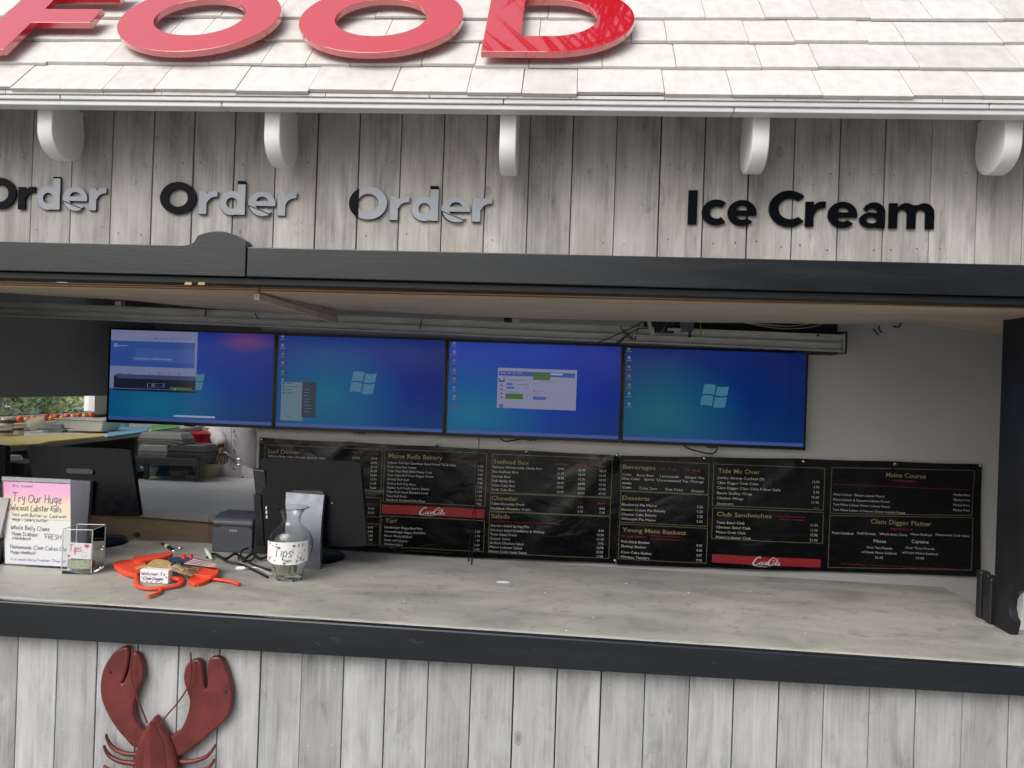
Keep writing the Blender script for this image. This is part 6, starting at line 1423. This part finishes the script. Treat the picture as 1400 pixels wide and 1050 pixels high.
# hand: palm and five fingers, relaxed
hb = Vector(hd(*wr_)); dn = (Vector((hand_.x,hand_.y,hand_.z))-wr_).normalized()
lat = Vector((1,0,0))
mbv = [hb, hb+dn*.045, hb+dn*.085]
skin_mesh('hand', [tuple(v) for v in mbv], [(0,1),(1,2)], [.026,(.036,.018),(.036,.016)], 'skin', cook)
for q, (off, ln) in enumerate(((-.030,.062),(-.010,.074),(.010,.070),(.029,.055))):
    b0 = hb+dn*.075+lat*off; b1 = hb+dn*(.085+ln*.45)+lat*off*1.15+Vector((0,-.006,0)); b2 = hb+dn*(.085+ln)+lat*off*1.2+Vector((0,-.022,0))
    skin_mesh('finger', [tuple(b0), tuple(b1), tuple(b2)], [(0,1),(1,2)], [.0095,.009,.007], 'skin', cook, 1)
b0 = hb+dn*.03+lat*.026; skin_mesh('thumb', [tuple(b0), tuple(b0+dn*.03+lat*.022+Vector((0,-.01,0))), tuple(b0+dn*.06+lat*.026+Vector((0,-.018,0)))], [(0,1),(1,2)], [.012,.0105,.008], 'skin', cook, 1)
# face, hair, buttons
mb = MB(); mb.ball(hd(0,.005,1.735), .098, 18, 12, (.92,1.05,1)); mb.build('hair', 'hair', cook)
mb = MB(); mb.tube([hd(0,-.105,1.68), hd(0,-.125,1.655)], [.010,.015], 8); mb.build('nose', 'skin', cook)
for s_ in (-1, 1):
    mb = MB(); mb.ball(hd(.032*s_,-.098,1.69), .011, 8, 6); mb.build('eye', 'paper_white', cook)
    mb = MB(); mb.ball(hd(.088*s_,-.01,1.67), .022, 8, 6, (.4,.7,1.3)); mb.build('ear', 'skin', cook)
mb = MB(); mb.tube([hd(-.025,-.105,1.628), hd(0,-.112,1.625), hd(.025,-.105,1.628)], .006, 6); mb.build('mouth', 'skin', cook)
for k in range(6): mb = MB(); mb.ball(hd(.035,-.150+.004*k,1.38-.075*k), .010, 8, 5, (1,.5,1)); mb.build('button', 'grey_plastic', cook)
mb = MB(); mb.tube(catmull([hd(.0,-.155,1.44), hd(.022,-.160,1.25), hd(.018,-.165,1.05), hd(.03,-.160,.85)], 6), .005, 6, flat=.5); mb.build('coat_placket', 'coat_cloth', cook)
# tongs with a ring in the hand
t = thing('tongs', 'thin metal tongs with a ring hanging from the cook\'s hand', 'tongs', hb+dn*.12)
p0 = Vector(hd(*hand_)); 
for s_ in (-.006, .006): mb = MB(); mb.tube([atY(306,618,3.26)+Vector((s_,0,0)), atY(320,627,3.26)+Vector((s_*2,0,0))], .004, 6); mb.build('arm', 'chrome', t)
c_ = atY(326,631,3.26); mb = MB(); mb.tube([c_+Vector((.022*math.cos(k*.4488),0,.022*math.sin(k*.4488))) for k in range(15)], .0035, 6, cap=False); mb.build('ring', 'chrome', t)
mb = MB(); a_ = atY(330,640,3.40); pts = [atY(x, y, 3.42) for x, y in ((331,636),(338,640),(346,642),(350,650),(344,658),(336,664),(334,655),(330,645))]
mb.add(pts, [tuple(range(8))]); mb.add([q+Vector((0,.03,0)) for q in pts], [tuple(reversed(range(8)))]); solo(mb, 'dish_towel', 'coat_cloth', 'crumpled white towel at the waist of the cook', 'towel')

# ------------------------------------------------------------------ trees: outside the kitchen window, behind the photographer, and a palm over the roof
def tree(x, y, h, cr, mat, lab, cat='tree', seed=1, n=2600, leaf=.16, low=.25, group=None, name='tree'):
    rr = random.Random(seed); t = thing(name, lab, cat, (x, y, 0), group); mb = MB()
    mb.tube([(x,y,-.05),(x+rr.uniform(-.1,.1),y,h*.3),(x+rr.uniform(-.2,.2),y+rr.uniform(-.2,.2),h*.75)], [h*.035,h*.025,h*.008], 8)
    cl = []
    for k in range(11):
        a_ = rr.uniform(0,6.28); r_ = cr*rr.uniform(.2,.75); z = h*rr.uniform(low+.1,.92); c_ = Vector((x+r_*math.cos(a_), y+r_*math.sin(a_), z)); cl.append((c_, cr*rr.uniform(.32,.55)))
        mb.tube([(x,y,z*.7),((x+c_.x)/2,(y+c_.y)/2,z*.88),c_], [h*.012,h*.008,h*.003], 5)
    mb.build('trunk', 'bark', t); mb = MB()
    for k in range(n):
        c_, r_ = cl[k % 11]; d_ = Vector((rr.gauss(0,1),rr.gauss(0,1),rr.gauss(0,.8))).normalized()*r_*rr.uniform(.4,1.05); p = c_+d_
        a_ = Vector((rr.uniform(-1,1),rr.uniform(-1,1),rr.uniform(-.6,.6))).normalized()*leaf*rr.uniform(.6,1.2); b_ = a_.cross(Vector((rr.uniform(-1,1),rr.uniform(-1,1),rr.uniform(-1,1)))).normalized()*leaf*.42
        mb.add([p-a_, p+b_, p+a_, p-b_], [(0,1,2,3)])
    cwn = mb.build('crown', mat, t); cwn['kind'] = 'stuff'
i = 0
for (x, y, h, cr, mat, lab) in ((-9.8,10.0,2.6,1.3,'leaf_blue','blue green bush seen at the left of the kitchen window'), (-10.3,11.6,1.9,1.2,'leaf_mid','light green bush in the middle of the kitchen window'), (-14.5,18.0,2.0,1.8,'leaf_mid','yellowish bush farther off in the kitchen window'), (-9.6,13.2,2.5,1.0,'leaf_blue','bush behind the right frame of the kitchen window')):
    i += 1; tree(x, y, h, cr, mat, lab, 'bush', 20+i, 2400, .09, .05, 'bushes outside the kitchen window', 'bush')
for (x, y, h, cr, lab) in ((3.6,-8.5,6.4,2.3,'dark leafy tree behind the viewer, nearest to the middle'), (7.6,-8.0,7.2,2.8,'tall dark leafy tree behind the viewer on the right'), (11.8,-6.5,7.0,2.8,'dark leafy tree far right behind the viewer')):
    i += 1; tree(x, y, h, cr, 'leaf_dark', lab, 'tree', 20+i, 3000, .24, .08, 'dark trees behind the viewer')
pm = thing('palm_tree', 'leaning palm whose fronds hang over the roof above the letter D', 'palm tree', (3.3, 2.6, 0))
cp = Vector((1.0, 1.25, 7.0)); mb = MB(); pts = catmull([(3.3,2.6,-.05),(3.1,2.5,2.5),(2.4,2.1,5.0),tuple(cp)], 8); mb.tube(pts, [.16-.07*i/(len(pts)-1) for i in range(len(pts))], 10); mb.build('trunk', 'bark', pm)
rr = random.Random(9)
for k in range(18):
    a_ = k*2.4; el_2 = rr.uniform(-.1,.9); L2 = rr.uniform(1.5,2.1); d_ = Vector((math.cos(a_),math.sin(a_),0)); sp_ = [cp+d_*(L2*q)+Vector((0,0,math.sin(el_2)*L2*q-1.3*q*q)) for q in [j/14 for j in range(15)]]
    mb = MB(); mb.tube(sp_, .014, 5)
    for j in range(1, 15):
        p = sp_[j]; tdir = (sp_[j]-sp_[j-1]).normalized(); sd_ = tdir.cross(Vector((0,0,1))).normalized()
        for s_ in (-1, 1):
            tip = p+sd_*s_*(.42*rr.uniform(.6,1.2)*math.sin(.3+2.6*j/15))+tdir*rr.uniform(.02,.34)-Vector((0,0,rr.uniform(.0,.4))); mb.add([p-tdir*.02, p+tdir*.03, tip], [(0,1,2)])
            q = p+tdir*.06; tip2 = q+sd_*s_*(.40*rr.uniform(.6,1.2)*math.sin(.3+2.6*j/15))+tdir*rr.uniform(.05,.35)-Vector((0,0,rr.uniform(.0,.4))); mb.add([q-tdir*.02, q+tdir*.03, tip2], [(0,1,2)])
    mb.build('frond', 'palm_leaf', pm)
